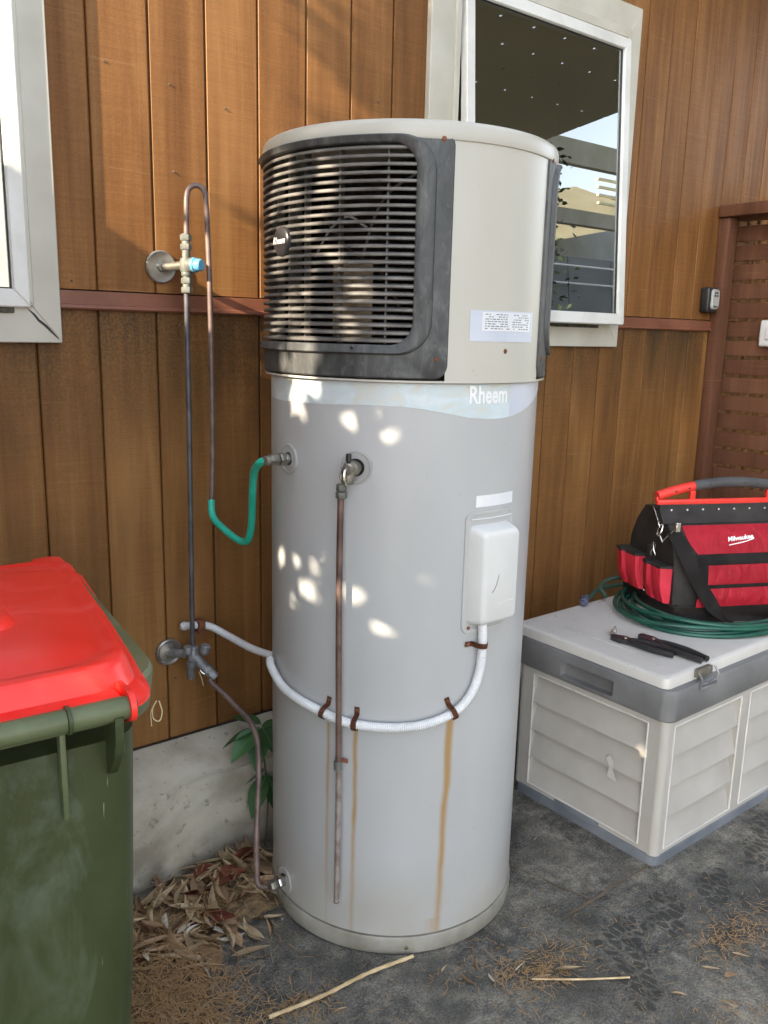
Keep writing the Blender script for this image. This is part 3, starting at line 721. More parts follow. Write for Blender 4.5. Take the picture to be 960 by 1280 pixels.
# blank white strip and the junction cover
cyl_sheet('blank_label', -99.0, -78.2, 1.0855, 1.1115, RT+.0008, 12, 'paper_white', wh)
cp = thing
CA = -90.0
def cylbox_ring(s0, s1, z0, z1, rc, d, n=7):
    """rounded rectangle laid on the cylinder at angle CA, pushed outwards to a flat front"""
    out = []
    a = R(CA); ex = Vector((-math.sin(a), math.cos(a), 0)); er = Vector((math.cos(a), math.sin(a), 0))
    for x, z, _ in rrect(s0, s1, z0, z1, rc, n, 0, 4):
        base = math.sqrt(max(RT*RT-x*x, 0)); out.append(ex*x + er*(base if d is None else d) + Vector((0, 0, z)))
    return out
def plate_ring(s0, s1, z0, z1, rc, lift):
    return [cyl(CA+math.degrees(x/RT), RT+lift, z) for x, z, _ in rrect(s0, s1, z0, z1, rc, 7, 0, 6)]
bp = obj('cover_backplate', loft([plate_ring(-.076, .072, .798, 1.078, .020, 0), plate_ring(-.075, .071, .799, 1.077, .020, .0035), plate_ring(-.068, .064, .806, 1.070, .017, .0035), plate_ring(-.067, .063, .807, 1.069, .017, .0020)]), 'plate_paint', wh)
mid = (1.0-.82)/2
rings = [cylbox_ring(-.064, .062, .818, 1.046, .016, None), cylbox_ring(-.063, .061, .819, 1.045, .016, RT+.001), cylbox_ring(-.054, .056, .824, 1.038, .015, RT+.026), cylbox_ring(-.050, .054, .828, 1.034, .014, RT+.032), cylbox_ring(-.043, .049, .835, 1.027, .012, RT+.0345)]
jc = obj('junction_cover', loft(rings), 'white_plastic', wh)
# moulded swoosh and bar on the cover front
a = R(CA); ex = Vector((-math.sin(a), math.cos(a), 0)); er = Vector((math.cos(a), math.sin(a), 0))
obj('scratch', tube(catmull([ex*x+er*(RT+.0344)+Vector((0, 0, z)) for x, z in ((-.026, .898), (-.018, .906), (-.011, .920), (-.006, .938))], 5), [.0004]+[.0012]*14+[.0004], 6), 'print_grey', jc)
obj('moulded_line', tube([ex*x+er*(RT+.0344)+Vector((0, 0, z)) for x, z in ((-.005, .868), (.042, .873))], .0012, 6), 'white_plastic', jc)
obj('moulded_line', tube([cyl(CA+k, RT+.004, 1.060) for k in range(-11, 13, 2)], .0016, 6), 'white_plastic', bp)
obj('screw', lathe([(0, .002), (.0035, .0015), (.0045, 0)], cyl(-100.2, RT+.003, .812), cyl(-100.2, 1, 0), 10), 'rust', wh)

# pipe collars and fittings on the tank
def radial(a): return cyl(a, 1, 0)
def collar(a, z, r=.034):
    obj('collar', lathe([(0, .0025), (r*.86, .0025), (r*.9, .004), (r, .003), (r, -.004)], cyl(a, RT-.0005, z), radial(a), 28), 'rubber_grey', wh)
def hexprof(bm, o_, d, r, h0, h1, n=6): add_lathe(bm, [(0, h0), (r*.93, h0), (r, h0+.0015), (r, h1-.0015), (r*.93, h1), (0, h1)], o_, d, n)
# hot outlet (left, upper)
collar(178, 1.170)
o_ = cyl(178, RT, 1.170); d = radial(182)
obj('outlet_hole', lathe([(0, .003), (.015, .003), (.015, 0)], tuple(o_), tuple(d), 16), 'black_plastic', wh)
fit = obj('outlet_fitting', lathe([(0, 0), (.0115, 0), (.0115, .022), (.010, .024), (0, .024)], tuple(o_), tuple(d), 16), 'chrome', wh)
bm = bmesh.new(); hexprof(bm, o_, d, .0155, .014, .028); hexprof(bm, o_, d, .0140, .031, .052); add_lathe(bm, [(0, .05), (.0105, .05), (.0105, .064), (0, .064)], o_, d, 14); obj('nut', bm, 'brass_dull', fit)
# cold inlet (left, low)
collar(174, .090)
o_ = cyl(174, RT, .090); d = radial(183)
obj('inlet_hole', lathe([(0, .003), (.017, .003), (.017, 0)], tuple(o_), tuple(d), 16), 'black_plastic', wh)
fit = obj('inlet_fitting', lathe([(0, 0), (.0125, 0), (.0125, .02), (0, .02)], tuple(o_), tuple(d), 16), 'chrome', wh)
bm = bmesh.new(); hexprof(bm, o_, d, .016, .013, .024); obj('nut', bm, 'chrome', fit)
bm = bmesh.new(); hexprof(bm, o_, d, .014, .026, .046); obj('nut', bm, 'brass_dull', fit)
# temperature and pressure relief valve with its drain
VA = -147.0; collar(VA, 1.172, .036)
o_ = cyl(VA, RT, 1.172); d = radial(-151)
obj('valve_hole', lathe([(0, .004), (.019, .004), (.019, 0)], tuple(o_), tuple(d), 18), 'black_plastic', wh)
rv = obj('relief_valve', lathe([(0, 0), (.0135, 0), (.0135, .012), (.0165, .014), (.0165, .030), (.013, .034), (.0115, .052), (0, .054)], tuple(o_), tuple(d), 18), 'brass_dull', wh)
tip = o_+d*.040
obj('valve_body', lathe([(0, .014), (.009, .014), (.012, .006), (.0125, -.022), (.0105, -.030), (0, -.030)], tuple(tip), (0, 0, 1), 16), 'brass_dull', rv)
obj('test_button', lathe([(0, .034), (.0055, .034), (.006, .018), (.004, .016), (.004, .010)], tuple(tip+Vector((0, 0, .0))), (0, 0, 1), 12), 'black_plastic', rv)
sd = d.cross(Vector((0, 0, 1))).normalized()
bm = bmesh.new(); add_tube(bm, catmull([tip+d*.010+Vector((0, 0, .004)), tip+d*.019+Vector((0, 0, -.002)), tip+d*.020+Vector((0, 0, -.020)), tip+d*.012+Vector((0, 0, -.032))], 5), .0035, 8); obj('lever', bm, 'chrome', rv)
bm = bmesh.new(); add_tube(bm, catmull([tip+sd*.013+Vector((0, 0, .0)), tip+d*.012+sd*.012+Vector((0, 0, -.016)), tip+d*.003+sd*.006+Vector((0, 0, -.032))], 5), .003, 8); obj('lever', bm, 'brass_dull', rv)
bm = bmesh.new(); t0 = cyl(-150.8, RT+.028, 0)
hexprof(bm, t0+Vector((0, 0, 1.108)), (0, 0, 1), .0125, 0, .014); hexprof(bm, t0+Vector((0, 0, 1.108)), (0, 0, 1), .0115, .016, .030); obj('nut', bm, 'brass_green', rv)
pts = [t0+Vector((0, 0, z))+Vector((.002*math.sin(z*5), .001*math.cos(z*7), 0)) for z in [1.112-.0209*k for k in range(31)]]
dp = obj('drain_pipe', tube(pts, .0070, 12), 'copper_red', wh)
pts2 = [t0+Vector((0, 0, z))+Vector((.002*math.sin(z*5)-.0, .001*math.cos(z*7), 0)) for z in [.500-.02*k for k in range(20)]]
bm = tube(pts2[:-1], .0066, 12, False); obj('drain_tail', bm, 'copper_light', wh)
obj('drain_bore', lathe([(0, .002), (.0066, .002), (.0070, 0)], tuple(pts2[-2]), (0, 0, 1), 12), 'black_plastic', wh)
obj('coupling', lathe([(.0076, 0), (.0096, .001), (.0096, .020), (.0076, .021)], (t0.x, t0.y, .481), (0, 0, 1), 12), 'brass_green', wh)
obj('saddle_wing', box(-.016, .016, -.002, .0, 0, .010, .0008), 'rust', wh, tuple(cyl(-150.8, RT+.0075, .490)), (0, 0, R(-60.8)))

# electrical conduit clipped round the tank and across to the wall: thing of its own
cd = thing('electrical_conduit', 'white corrugated electrical conduit looping round the tank from the junction cover to the wall', 'conduit', (TX, TY, 0))
CP = [(-95.2, .832), (-94.6, .790), (-94.5, .750), (-95.2, .712), (-97.6, .671), (-102, .638), (-107, .619), (-114, .605), (-122, .596), (-133, .592), (-145, .592), (-152, .596), (-159, .604), (-169, .612), (-179, .619), (-186, .628), (-192, .640), (-197, .650)]  # angles and heights worked out beforehand from image pixels, pasted as numbers
cen = [cyl(a, RT+.0145, z) for a, z in CP]
tail = [Vector(p)-Vector((TX, TY, 0)) for p in ((1.004, -.352, .650), (1.000, -.335, .668), (1.008, -.315, .668), (1.030, -.27, .648), (1.062, -.18, .618), (1.050, -.085, .624), (1.017, -.040, .645), (.981, -.026, .652), (.948, -.024, .655))]
wallpts = [Vector((1.078, -.302, .627))-Vector((TX, TY, 0)), Vector((1.069, -.250, .622))-Vector((TX, TY, 0))] + tail[4:]
path = resample(catmull(cen+[cyl(-201, RT+.010, .656)], 14), .00155)
n_cor = min(range(len(path)), key=lambda i_: (path[i_]-cyl(-168, RT+.0145, .611)).length)
obj('corrugated_hose', tube(path[:n_cor+4], .011, 16, True, lambda i: .0098 if i % 3 else .0110), 'conduit_white', cd)
obj('smooth_hose', tube(resample(path[n_cor:], .008), .0104, 14), 'conduit_white', cd)
obj('wall_hose', tube(resample(catmull(wallpts, 12), .008), .0102, 14), 'conduit_white', cd)
tip = tail[-1]; obj('hose_end', lathe([(0, .012), (.008, .010), (.0125, .002), (.0125, -.006)], tuple(tip), (-.98, .1, .05), 14), 'white_plastic', cd)
def clip(a, z, tiltdir, scale=1.0):
    bm = bmesh.new(); e = cyl(a, 1, 0); tt = Vector((-math.sin(R(a)), math.cos(R(a)), 0)); c0 = cyl(a, RT+.0145, z)
    tn = (tt*math.cos(tiltdir)+Vector((0, 0, 1))*math.sin(tiltdir)); up = e.cross(tn) if e.cross(tn).z > 0 else -e.cross(tn)
    prev = None; w_ = .0062
    seq = [(up*.034, .0012), (up*.026, .0015), (up*.016, .002)]
    pl = [c0-e*.0135+up*.036, c0-e*.013+up*.017] + [c0+(up*math.cos(t)+e*math.sin(t))*.0142 for t in [R(x) for x in range(0, 200, 18)]]
    for p in pl:
        cur = [bm.verts.new(p-tn*w_), bm.verts.new(p+tn*w_)]
        if prev: bm.faces.new((prev[0], prev[1], cur[1], cur[0]))
        prev = cur
    bmesh.ops.solidify(bm, geom=bm.faces[:], thickness=.0014)
    add_lathe(bm, [(0, .0035), (.003, .003), (.0045, .0)], c0-e*.0125+up*.028, e, 8)
    o = obj('clip', bm, 'rust', cd)
clip(-106.5, .619, .35); clip(-145, .592, 0.0); clip(-158.5, .604, -.18); clip(-95.0, .772, 1.5)
obj('clip', box(-.010, .010, -.018, .014, -.018, .018, .003), 'rust', cd, tuple(Vector((.993, -.028, .648))-Vector((TX, TY, 0))))

# ------------------------------------------------------------------ pipework on the wall
def tee_valve(parent, c, mat='brass_green', axis=(0, 0, 1), L1=.055, L2=.055):
    bm = bmesh.new(); c = Vector(c); ax = Vector(axis).normalized()
    add_lathe(bm, [(0, -L1+.0), (.0105, -L1), (.0105, L2), (0, L2)], c, ax, 14)
    for h in (-L1, -L1+.022, L2-.016, L2-.038): hexprof(bm, c, ax, .0142, h, h+.014)
    for h in (-L1+.040,): add_lathe(bm, [(.0125, h), (.0135, h+.002), (.0135, h+.01), (.0125, h+.012)], c, ax, 14)
    add_lathe(bm, [(0, -.016), (.0145, -.016), (.0165, -.008), (.0165, .008), (.0145, .016), (0, .016)], c, ax, 16)
    return obj('tee_body', bm, mat, parent)
hp = thing('hot_water_pipe', 'bent copper water pipe with blue capped valve and bright green sleeve', 'water pipe', (.93, 0, 1.0))
def HP(name, me, mat): return obj(name, me, mat, hp, off(hp))
HP('wall_flange', lathe([(0, -.014), (.009, -.014), (.013, -.008), (.030, -.006), (.037, -.010), (.040, -.007), (.040, -.001)], (.921, 0, 1.600), (0, 1, 0), 32), 'flange_steel')
HP('valve_stem', tube([(.923, -.01, 1.600), (.932, -.035, 1.600), (.9575, -.075, 1.603)], [.008, .009, .013], 12), 'brass_dull')
t_ = tee_valve(hp, (.9565, -.076, 1.603), L1=.066, L2=.074); t_.location = off(hp)
HP('mixer_body', lathe([(0, 0), (.0155, 0), (.0175, .012), (.0185, .022), (0, .022)], (.9565, -.076, 1.603), (.45, -.89, 0), 18), 'brass_green')
HP('blue_cap', lathe([(0, .046), (.0125, .046), (.015, .0435), (.0155, .030), (.0185, .028), (.0185, .0215), (0, .0215)], (.9565, -.076, 1.603), (.45, -.89, 0), 10), 'blue_plastic')
loop = [(.958, -.075, 1.660), (.960, -.075, 1.720), (.961, -.075, 1.756), (.966, -.075, 1.779), (.977, -.080, 1.790), (.991, -.085, 1.790), (1.002, -.090, 1.777), (1.006, -.090, 1.745), (1.008, -.09, 1.68), (1.011, -.090, 1.551), (1.012, -.090, 1.40), (1.012, -.090, 1.273), (1.011, -.090, 1.16), (1.008, -.090, 1.064), (1.004, -.090, 1.002)]
HP('copper_pipe', tube(resample(catmull(loop, 8), .006), .0068, 12), 'copper_aged')
grn = [(1.004, -.090, 1.012), (1.000, -.100, .982), (.998, -.125, .962), (1.005, -.190, .939), (1.010, -.235, .930), (1.0125, -.265, .938), (1.009, -.290, .975), (.990, -.330, 1.044), (.966, -.378, 1.112), (.953, -.410, 1.142), (.946, -.446, 1.163), (.955, -.464, 1.170)]  # hose points cast from image pixels, each at an assigned depth
HP('green_sleeve', tube(resample(catmull(grn, 8), .006), .0092, 14), 'green_sleeve')
lp = thing('cold_water_pipe', 'dark straight pipe down the timber wall to grey valves near the footing', 'water pipe', (.93, 0, .05))
def LP(name, me, mat): return obj(name, me, mat, lp, off(lp))
LP('riser_pipe', tube([(.955, -.075, 1.535), (.954, -.075, 1.273), (.952, -.075, 1.05), (.950, -.075, .853), (.948, -.075, .640), (.948, -.076, .600)], .0068, 12), 'pipe_grey')
LP('wall_flange', lathe([(0, -.018), (.010, -.018), (.014, -.010), (.028, -.008), (.033, -.012), (.037, -.009), (.037, -.001)], (.910, 0, .583), (0, 1, 0), 32), 'flange_steel')
LP('valve_stem', tube([(.911, -.005, .583), (.925, -.035, .586), (.942, -.062, .588)], [.010, .0115, .012], 12), 'valve_grey')
bm = bmesh.new(); c = Vector((.947, -.078, .588))
add_lathe(bm, [(0, -.030), (.012, -.030), (.0145, -.02), (.0145, .016), (.012, .020), (0, .020)], c, (0, 0, 1), 14); hexprof(bm, c, (0, 0, 1), .015, .012, .026)
ad = Vector((.045, -.036, -.062)).normalized(); add_lathe(bm, [(0, 0), (.014, 0), (.015, .05), (.0125, .075), (0, .078)], c, ad, 14); hexprof(bm, c, ad, .0165, .048, .062); hexprof(bm, c, ad, .0140, .068, .086)
LP('valve_body', bm, 'valve_grey')
LP('valve_knob', lathe([(0, .034), (.011, .034), (.0135, .031), (.0135, .012), (.011, .009), (0, .0)], tuple(c+Vector((.018, -.022, .0))), (.25, -.15, 1), 14), 'valve_grey')
LP('valve_knob', lathe([(0, .026), (.010, .026), (.0120, .023), (.0120, .006), (0, .0)], tuple(c+Vector((-.020, -.010, .008))), (.0, -.1, 1), 14), 'valve_grey')
LP('valve_bleed', lathe([(0, -.048), (.009, -.048), (.011, -.044), (.011, .0), (0, .0)], tuple(c+Vector((-.012, -.010, -.012))), (0, 0, 1), 14), 'valve_grey')
LP('wire_ring', tube([c+ad*.052+Vector((math.cos(t), math.sin(t)*.5, math.sin(t)*.6))*.0175 for t in [k*2*PI/18 for k in range(19)]], .0014, 6), 'chrome')
low = [c+ad*.080, Vector((.979, -.112, .518)), Vector((1.003, -.150, .486)), Vector((1.017, -.185, .462)), Vector((1.026, -.225, .445)), Vector((1.027, -.262, .425)), Vector((1.022, -.292, .395)), Vector((1.005, -.325, .330)), Vector((.985, -.352, .260)), Vector((.966, -.378, .184)), Vector((.955, -.398, .110)), Vector((.951, -.408, .088)), Vector((.955, -.418, .078)), Vector((.968, -.430, .080)), Vector((.985, -.4415, .089))]
LP('copper_pipe', tube(resample(catmull(low, 8), .006), .0075, 12), 'copper_aged')
tag(obj('grass_wisp', tube([(0, -.004, 0), (.004, -.012, -.02), (.01, -.008, -.042)], .0011, 5), 'straw', None, (.955, -.092, .545)), 'dry straw wisp hanging under the grey wall valve', 'straw')

# ------------------------------------------------------------------ wheelie bin (local x right, y towards the wall; origin at the right rear foot)
bn = thing('wheelie_bin', 'dark green wheelie bin with a red lid, hinge bar facing the camera', 'wheelie bin', (.372, -1.118, 0), R(-4))
def bring(z, xr, xl, y0, y1, rc): return [(x, y, z) for x, y, _ in rrect(xl, xr, y0, y1, rc, 6, 0, 3)]
body = loft([bring(.02, -.030, -.500, .03, .56, .05), bring(.30, -.014, -.520, .02, .585, .05), bring(.60, .002, -.538, .01, .612, .045), bring(.90, .010, -.552, .0, .635, .045), bring(.945, .011, -.552, .0, .638, .045)])
obj('body', body, 'bin_green', bn)
def flare(ring, k=.034): return [(x+(k if x > -.27 else -k)*max(0, y)/.64, y, z) for x, y, z in ring]
rim = loft([flare(q_) for q_ in (bring(.944, .012, -.554, .02, .640, .045), bring(.932, .046, -.600, .050, .672, .075), bring(.936, .055, -.606, .046, .678, .080), bring(.985, .060, -.610, .044, .682, .082), bring(.992, .056, -.606, .048, .678, .080), bring(.992, .000, -.552, .060, .640, .05))], (True, True))
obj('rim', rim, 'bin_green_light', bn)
# hinge bar, brackets, clips
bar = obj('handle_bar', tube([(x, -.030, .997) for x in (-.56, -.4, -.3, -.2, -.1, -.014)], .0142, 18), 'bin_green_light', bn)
for x in (-.088, -.30, -.50): obj('bar_ring', lathe([(.0142, 0), (.0172, .001), (.0172, .005), (.0142, .006)], (x, -.030, .997), (1, 0, 0), 18), 'bin_green', bn)
for x in (-.030, -.20, -.36, -.53):
    pf = [(-.046, .992), (.002, .999), (.004, .90), (-.010, .905), (-.030, .930), (-.043, .958)]
    obj('bracket', loft([[(x-.005, y, z) for y, z in pf], [(x+.005, y, z) for y, z in pf]]), 'bin_green', bn)
for x in (-.088, -.30): obj('rib', box(x-.004, x+.004, -.012, .004, .86, .975, .003), 'bin_green_light', bn)
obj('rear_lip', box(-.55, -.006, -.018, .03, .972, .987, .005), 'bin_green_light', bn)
# lid
def lring(z, i, r, zf=0.0, y0=-.012): 
    pts = rrect(-.562+i, .024-i, y0+i, .655-i*.9, r, 7, 0, 5); out = []
    for x, y, _ in pts:
        out.append((x+.082*(max(y, 0)/.64)**.85 if x > -.27 else x-.082*(max(y, 0)/.64)**.85, y, z+(zf-.010)*(y/.64)))
    return out
rings = [lring(.984, -.002, .04, -.004), lring(.992, -.002, .04, -.004), lring(1.000, .006, .045, -.004), lring(1.004, .014, .05, -.004), lring(1.030, .022, .055, -.010), lring(1.0365, .026, .058, -.012), lring(1.039, .034, .06, -.014), lring(1.036, .046, .06, -.014), lring(1.037, .056, .06, -.014), lring(1.043, .075, .06, -.018), lring(1.048, .13, .05, -.020), lring(1.0495, .20, .04, -.020)]
lid = obj('lid', loft(rings), 'bin_red', bn)
obj('lid_plate', loft([[(x, y, z-.030*(y/.64)) for x, y, _ in rrect(-.50+i, -.085-i, .19+i, .50-i, .05, 6, 0, 3)] for i, z in ((0, 1.046), (.008, 1.058), (.016, 1.0605), (.05, 1.062))]), 'bin_red', lid)
obj('hinge_cover', loft([[(x, y, z) for x, z, _ in rrect(-.548, -.016, .985, 1.008, .006, 4, 0, 3)] for y in (-.020, .030)]), 'bin_red', lid)
hk = [(-.030+.0195*math.cos(R(t_)), .998+.0195*math.sin(R(t_))) for t_ in range(225, 60, -18)] + [(.0, 1.016), (.03, 1.010), (.03, .985), (.0, .985), (-.018, .972)]
hk = hk[::-1]
obj('hinge_arm', loft([[(-.016, y, z) for y, z in hk], [(-.009, y, z) for y, z in hk]]), 'bin_red', lid)
obj('hinge_pin', lathe([(0, .006), (.006, .005), (.007, 0)], (-.009, -.030, .998), (1, 0, 0), 12), 'bin_green', lid)
bn.scale = (1, 1, 1.007)
# lid pull at the front right corner
pull = loft([[(x, y, z) for x, y, _ in rrect(.018+i, .080-i, .590+j, .668-i, .012, 4)] for i, j, z in ((0, 0, .980), (.002, .002, 1.006), (.006, .006, 1.012), (.012, .014, 1.014))])
obj('lid_pull', pull, 'bin_red', lid)
tw = thing('twine', 'loop of pale frayed twine hanging from the bin rim', 'twine', (.424, -1.07, .965))
bm = bmesh.new(); add_tube(bm, catmull([(.0, 0, .0), (-.006, .0, -.010), (-.004, .003, -.026), (.003, .0, -.030), (.007, .0, -.018), (.004, .002, -.002)], 6), .0009, 5)
add_tube(bm, catmull([(.0, 0, .0), (-.008, .001, -.014), (-.007, .003, -.036)], 6), .0008, 5); obj('strand', bm, 'straw', tw)

# ------------------------------------------------------------------ storage box
BX0, BX1, BY0, BY1 = 1.930, 3.130, -.905, -.372
sb = thing('storage_box', 'cream and grey plastic deck storage box with louvred sides under the tool bag', 'storage box', (0, 0, 0))
sb.location = (BX0, BY0, 0)
def SB(name, me, mat, label=None): return obj(name, me, mat, sb, off(sb), label=label)
def rr_band(z, i, rc=.03): return [(x, y, z) for x, y, _ in rrect(BX0+i, BX1-i, BY0+i, BY1-i, rc, 6, 0, 2)]
SB('base_plinth', loft([rr_band(.002, -.002), rr_band(.030, -.002), rr_band(.036, .003), rr_band(.04, .02)]), 'box_base_grey')
for (x0, x1, y0, y1) in ((BX0-.0045, BX0+.01, BY0+.19, BY0+.36),):
    SB('plinth_step', box(x0, x1, y0, y1, .028, .046, .002), 'box_base_grey')
SB('carcass', loft([rr_band(.034, .024), rr_band(.450, .024)]), 'box_cream')
# frames and louvres
def side_panel(axis, a0, a1, z0=.05, z1=.42):
    bm = bmesh.new(); n = 4; h = (z1-z0)/n
    lou = []
    for k in range(n):
        zb, zt = z0+k*h, z0+(k+1)*h
        if axis == 'x': P = [(BX0+.023, a0, zt), (BX0+.023, a1, zt), (BX0-.0005, a1, zb), (BX0-.0005, a0, zb), (BX0+.023, a0, zb), (BX0+.023, a1, zb)]
        else: P = [(a0, BY0+.023, zt), (a1, BY0+.023, zt), (a1, BY0-.0005, zb), (a0, BY0-.0005, zb), (a0, BY0+.023, zb), (a1, BY0+.023, zb)]
        b2 = bmesh.new(); v = [b2.verts.new(p) for p in P]
        b2.faces.new((v[0], v[1], v[2], v[3])); b2.faces.new((v[3], v[2], v[5], v[4])); b2.faces.new((v[1], v[5], v[2])); b2.faces.new((v[0], v[3], v[4]))
        SB('louvre', b2, 'box_cream')
def frame_side(axis, spans, z0=.036, z1=.450, pz0=.050, pz1=.420):
    """cream skin around the recessed louvre panels"""
    bm = bmesh.new()
    def put(a0, a1, b0, b1):
        if axis == 'x': add_box(bm, BX0-.002, BX0+.022, a0, a1, b0, b1)
        else: add_box(bm, a0, a1, BY0-.002, BY0+.022, b0, b1)
    A, B = (BY0+.016, BY1-.016) if axis == 'x' else (BX0+.016, BX1-.016)
    put(A, B, z0, pz0); put(A, B, pz1, z1)
    e = A
    for (a, b) in spans: put(e, a, pz0, pz1); e = b
    put(e, B, pz0, pz1); bmesh.ops.remove_doubles(bm, verts=bm.verts[:], dist=1e-5)
    SB('panel_frame', bm, 'box_cream')
    for (a, b) in spans:
        side_panel(axis, a, b)
        # raised bead around the panel
        b3 = bmesh.new(); c = (BX0-.002) if axis == 'x' else (BY0-.002); L = [(a, pz0), (b, pz0), (b, pz1), (a, pz1), (a, pz0)]
        for p, q in zip(L, L[1:]):
            add_tube(b3, [(c, p[0], p[1]), (c, q[0], q[1])] if axis == 'x' else [(p[0], c, p[1]), (q[0], c, q[1])], .0028, 6)
        SB('panel_bead', b3, 'box_lid_cream')
frame_side('x', [(-.848, -.432)]); frame_side('y', [(1.966, 2.310), (2.362, 2.700), (2.752, 3.094)])
# corner posts
for (x, y) in ((BX0+.018, BY0+.018), (BX0+.018, BY1-.018), (BX1-.018, BY0+.018)):
    SB('corner_post', lathe([(0, .034), (.0205, .034), (.0205, .448), (0, .448)], (x, y, 0), (0, 0, 1), 24), 'box_cream')
# grey band with a hand recess on the short side
bm = bmesh.new()
def band_ring(z, i): return [(x, y, z) for x, y, _ in rrect(BX0+i, BX1-i, BY0+i, BY1-i, .034, 8, 0, 2)]
band = SB('band', loft([band_ring(.446, -.008), band_ring(.442, -.012), band_ring(.446, -.0145), band_ring(.522, -.012), band_ring(.529, -.008), band_ring(.531, .004)]), 'box_grey')
cut = bpy.data.objects.new('cut', fin(box(BX0-.04, BX0+.008, -.733, -.542, .456, .502, .006, 2), 'cut')); C.objects.link(cut)
cut.location = (0, 0, 0); md = band.modifiers.new('b', 'BOOLEAN'); md.operation = 'DIFFERENCE'; md.object = cut; md.solver = 'EXACT'
bpy.context.view_layer.update()
nm_ = bpy.data.meshes.new_from_object(band.evaluated_get(bpy.context.evaluated_depsgraph_get())); band.modifiers.clear(); band.data = nm_; nm_.set_sharp_from_angle(angle=R(35))
bpy.data.objects.remove(cut)
hx = BX0-.0142
# lid
def lrr(z, i, rc=.022): return [(x, y, z) for x, y, _ in rrect(BX0+i-.001, BX1-i, BY0+i+.012, BY1-i+.035, rc, 6, 0, 2)]
lidb = SB('lid', loft([lrr(.5325, .002), lrr(.531, -.002), lrr(.551, -.002), lrr(.5585, .0), lrr(.5625, .007), lrr(.5635, .016)]), 'box_lid_cream')
for (x0, x1, y0, y1) in ((2.02, 2.03, -.72, -.46), (2.34, 2.35, -.72, -.40)): SB('lid_ridge', box(x0, x1, y0, y1, .5625, .5645, .0008, 1), 'box_lid_cream')
# latch loop at the front edge
bm = bmesh.new()
L = [(2.045, -.912, .562), (2.045, -.925, .545), (2.048, -.923, .515), (2.125, -.923, .515), (2.128, -.925, .545), (2.128, -.912, .562)]
add_tube(bm, L, .0032, 8); add_tube(bm, [(2.05, -.924, .527), (2.122, -.924, .527)], .0024, 8)
SB('latch', bm, 'valve_grey')
SB('latch_socket', box(2.052, 2.120, -.912, -.896, .540, .5645, .002), 'brass_dull')
bm = bmesh.new()   # peeled scrap of tape on the louvres
q = [bm.verts.new(p) for p in ((BX0-.003, -.735, .275), (BX0-.004, -.722, .262), (BX0-.004, -.735, .24), (BX0-.003, -.730, .205), (BX0-.003, -.765, .200), (BX0-.005, -.750, .235), (BX0-.004, -.748, .262))]
bm.faces.new(q); SB('tape_scrap', bm, 'box_lid_cream')

# ------------------------------------------------------------------ garden hose coil
ho = thing('garden_hose', 'coiled dark green garden hose lying on the box lid under the tool bag', 'garden hose', (2.55, -.62, .5635))
def HO(name, me, mat): return obj(name, me, mat, ho, off(ho))
cxh, cyh = 2.60, -.615
for k in range(6):
    pts = []
    rx, ry = .365-.026*(k % 3)+.01*(k//3), .268-.017*(k % 3); zz = .5735+.0165*(k//2)*(.8) + .002*(k % 2)
    for t in range(0, 361, 6):
        a = R(t); wv = .010*math.sin(2*a+k)+.006*math.sin(3*a+2*k)
        pts.append((cxh+(rx+wv)*math.cos(a)*1.0, max(min(cyh+(ry+wv)*math.sin(a), -.365), -.915)-.002*k, zz+.004*math.sin(3*a+k)))
    HO('coil', tube(pts, .0068, 10, False), 'green_hose')
e = [(2.250, -.352, .578), (2.290, -.348, .586), (2.35, -.338, .600), (2.45, -.338, .596), (2.60, -.350, .588), (2.75, -.36, .585)]
HO('hose_end', tube(resample(catmull(e, 8), .01), .008, 10), 'green_hose_dull')
e = [(2.34, -.375, .582), (2.36, -.335, .606), (2.45, -.318, .616), (2.6, -.33, .60)]
HO('hose_end', tube(resample(catmull(e, 8), .01), .008, 10), 'green_hose_dull')
HO('connector', lathe([(0, -.006), (.008, -.006), (.0085, 0), (.0135, .001), (.0150, .006), (.0150, .024), (.0125, .028), (.0105, .046), (0, .046)], (2.232, -.366, .579), (.6, .35, .10), 12), 'blue_grey_plastic')
HO('bore', lathe([(0, -.001), (.0045, -.001), (.005, 0)], (2.2285, -.3682, .5785), (.6, .35, .10), 12), 'black_plastic')

# ------------------------------------------------------------------ tool bag (local: x along the front, y depth, z up)
bg_ = thing('tool_bag', 'open red and black tool bag with long grip handle standing on the coiled hose', 'tool bag', (2.323, -.642, .566), math.atan2(-.436, .9))
LEN = .475
def prof(x, inset=0.0):
    """cross section of the bag at station x"""
    return [(x, 0+inset, .0), (x, -.008+inset, .03), (x, -.004+inset, .12), (x, .004+inset, .20), (x, .045, .275), (x, .100, .350), (x, .215, .345), (x, .262, .29), (x, .305-inset, .225), (x, .318-inset, .12), (x, .318-inset, .03), (x, .310-inset, .0)]
st_ = [0, .01, .03, .10, .2, .3, .4, LEN-.02, LEN-.005, LEN]
rings = []
for x in st_:
    e = 0.012 if x in (0, LEN) else (.004 if x in (.01, LEN-.005) else 0)
    rings.append([(x+ (0 if y > .1 else 0) + (.0), y, z) for (_, y, z) in prof(x, e)])
bm = loft(rings); bmesh.ops.bevel(bm, geom=[ed for ed in bm.edges if ed.is_boundary is False and ed.calc_face_angle(0) > R(50)], offset=.006, segments=2, affect='EDGES')
obj('shell', bm, 'bag_black', bg_)
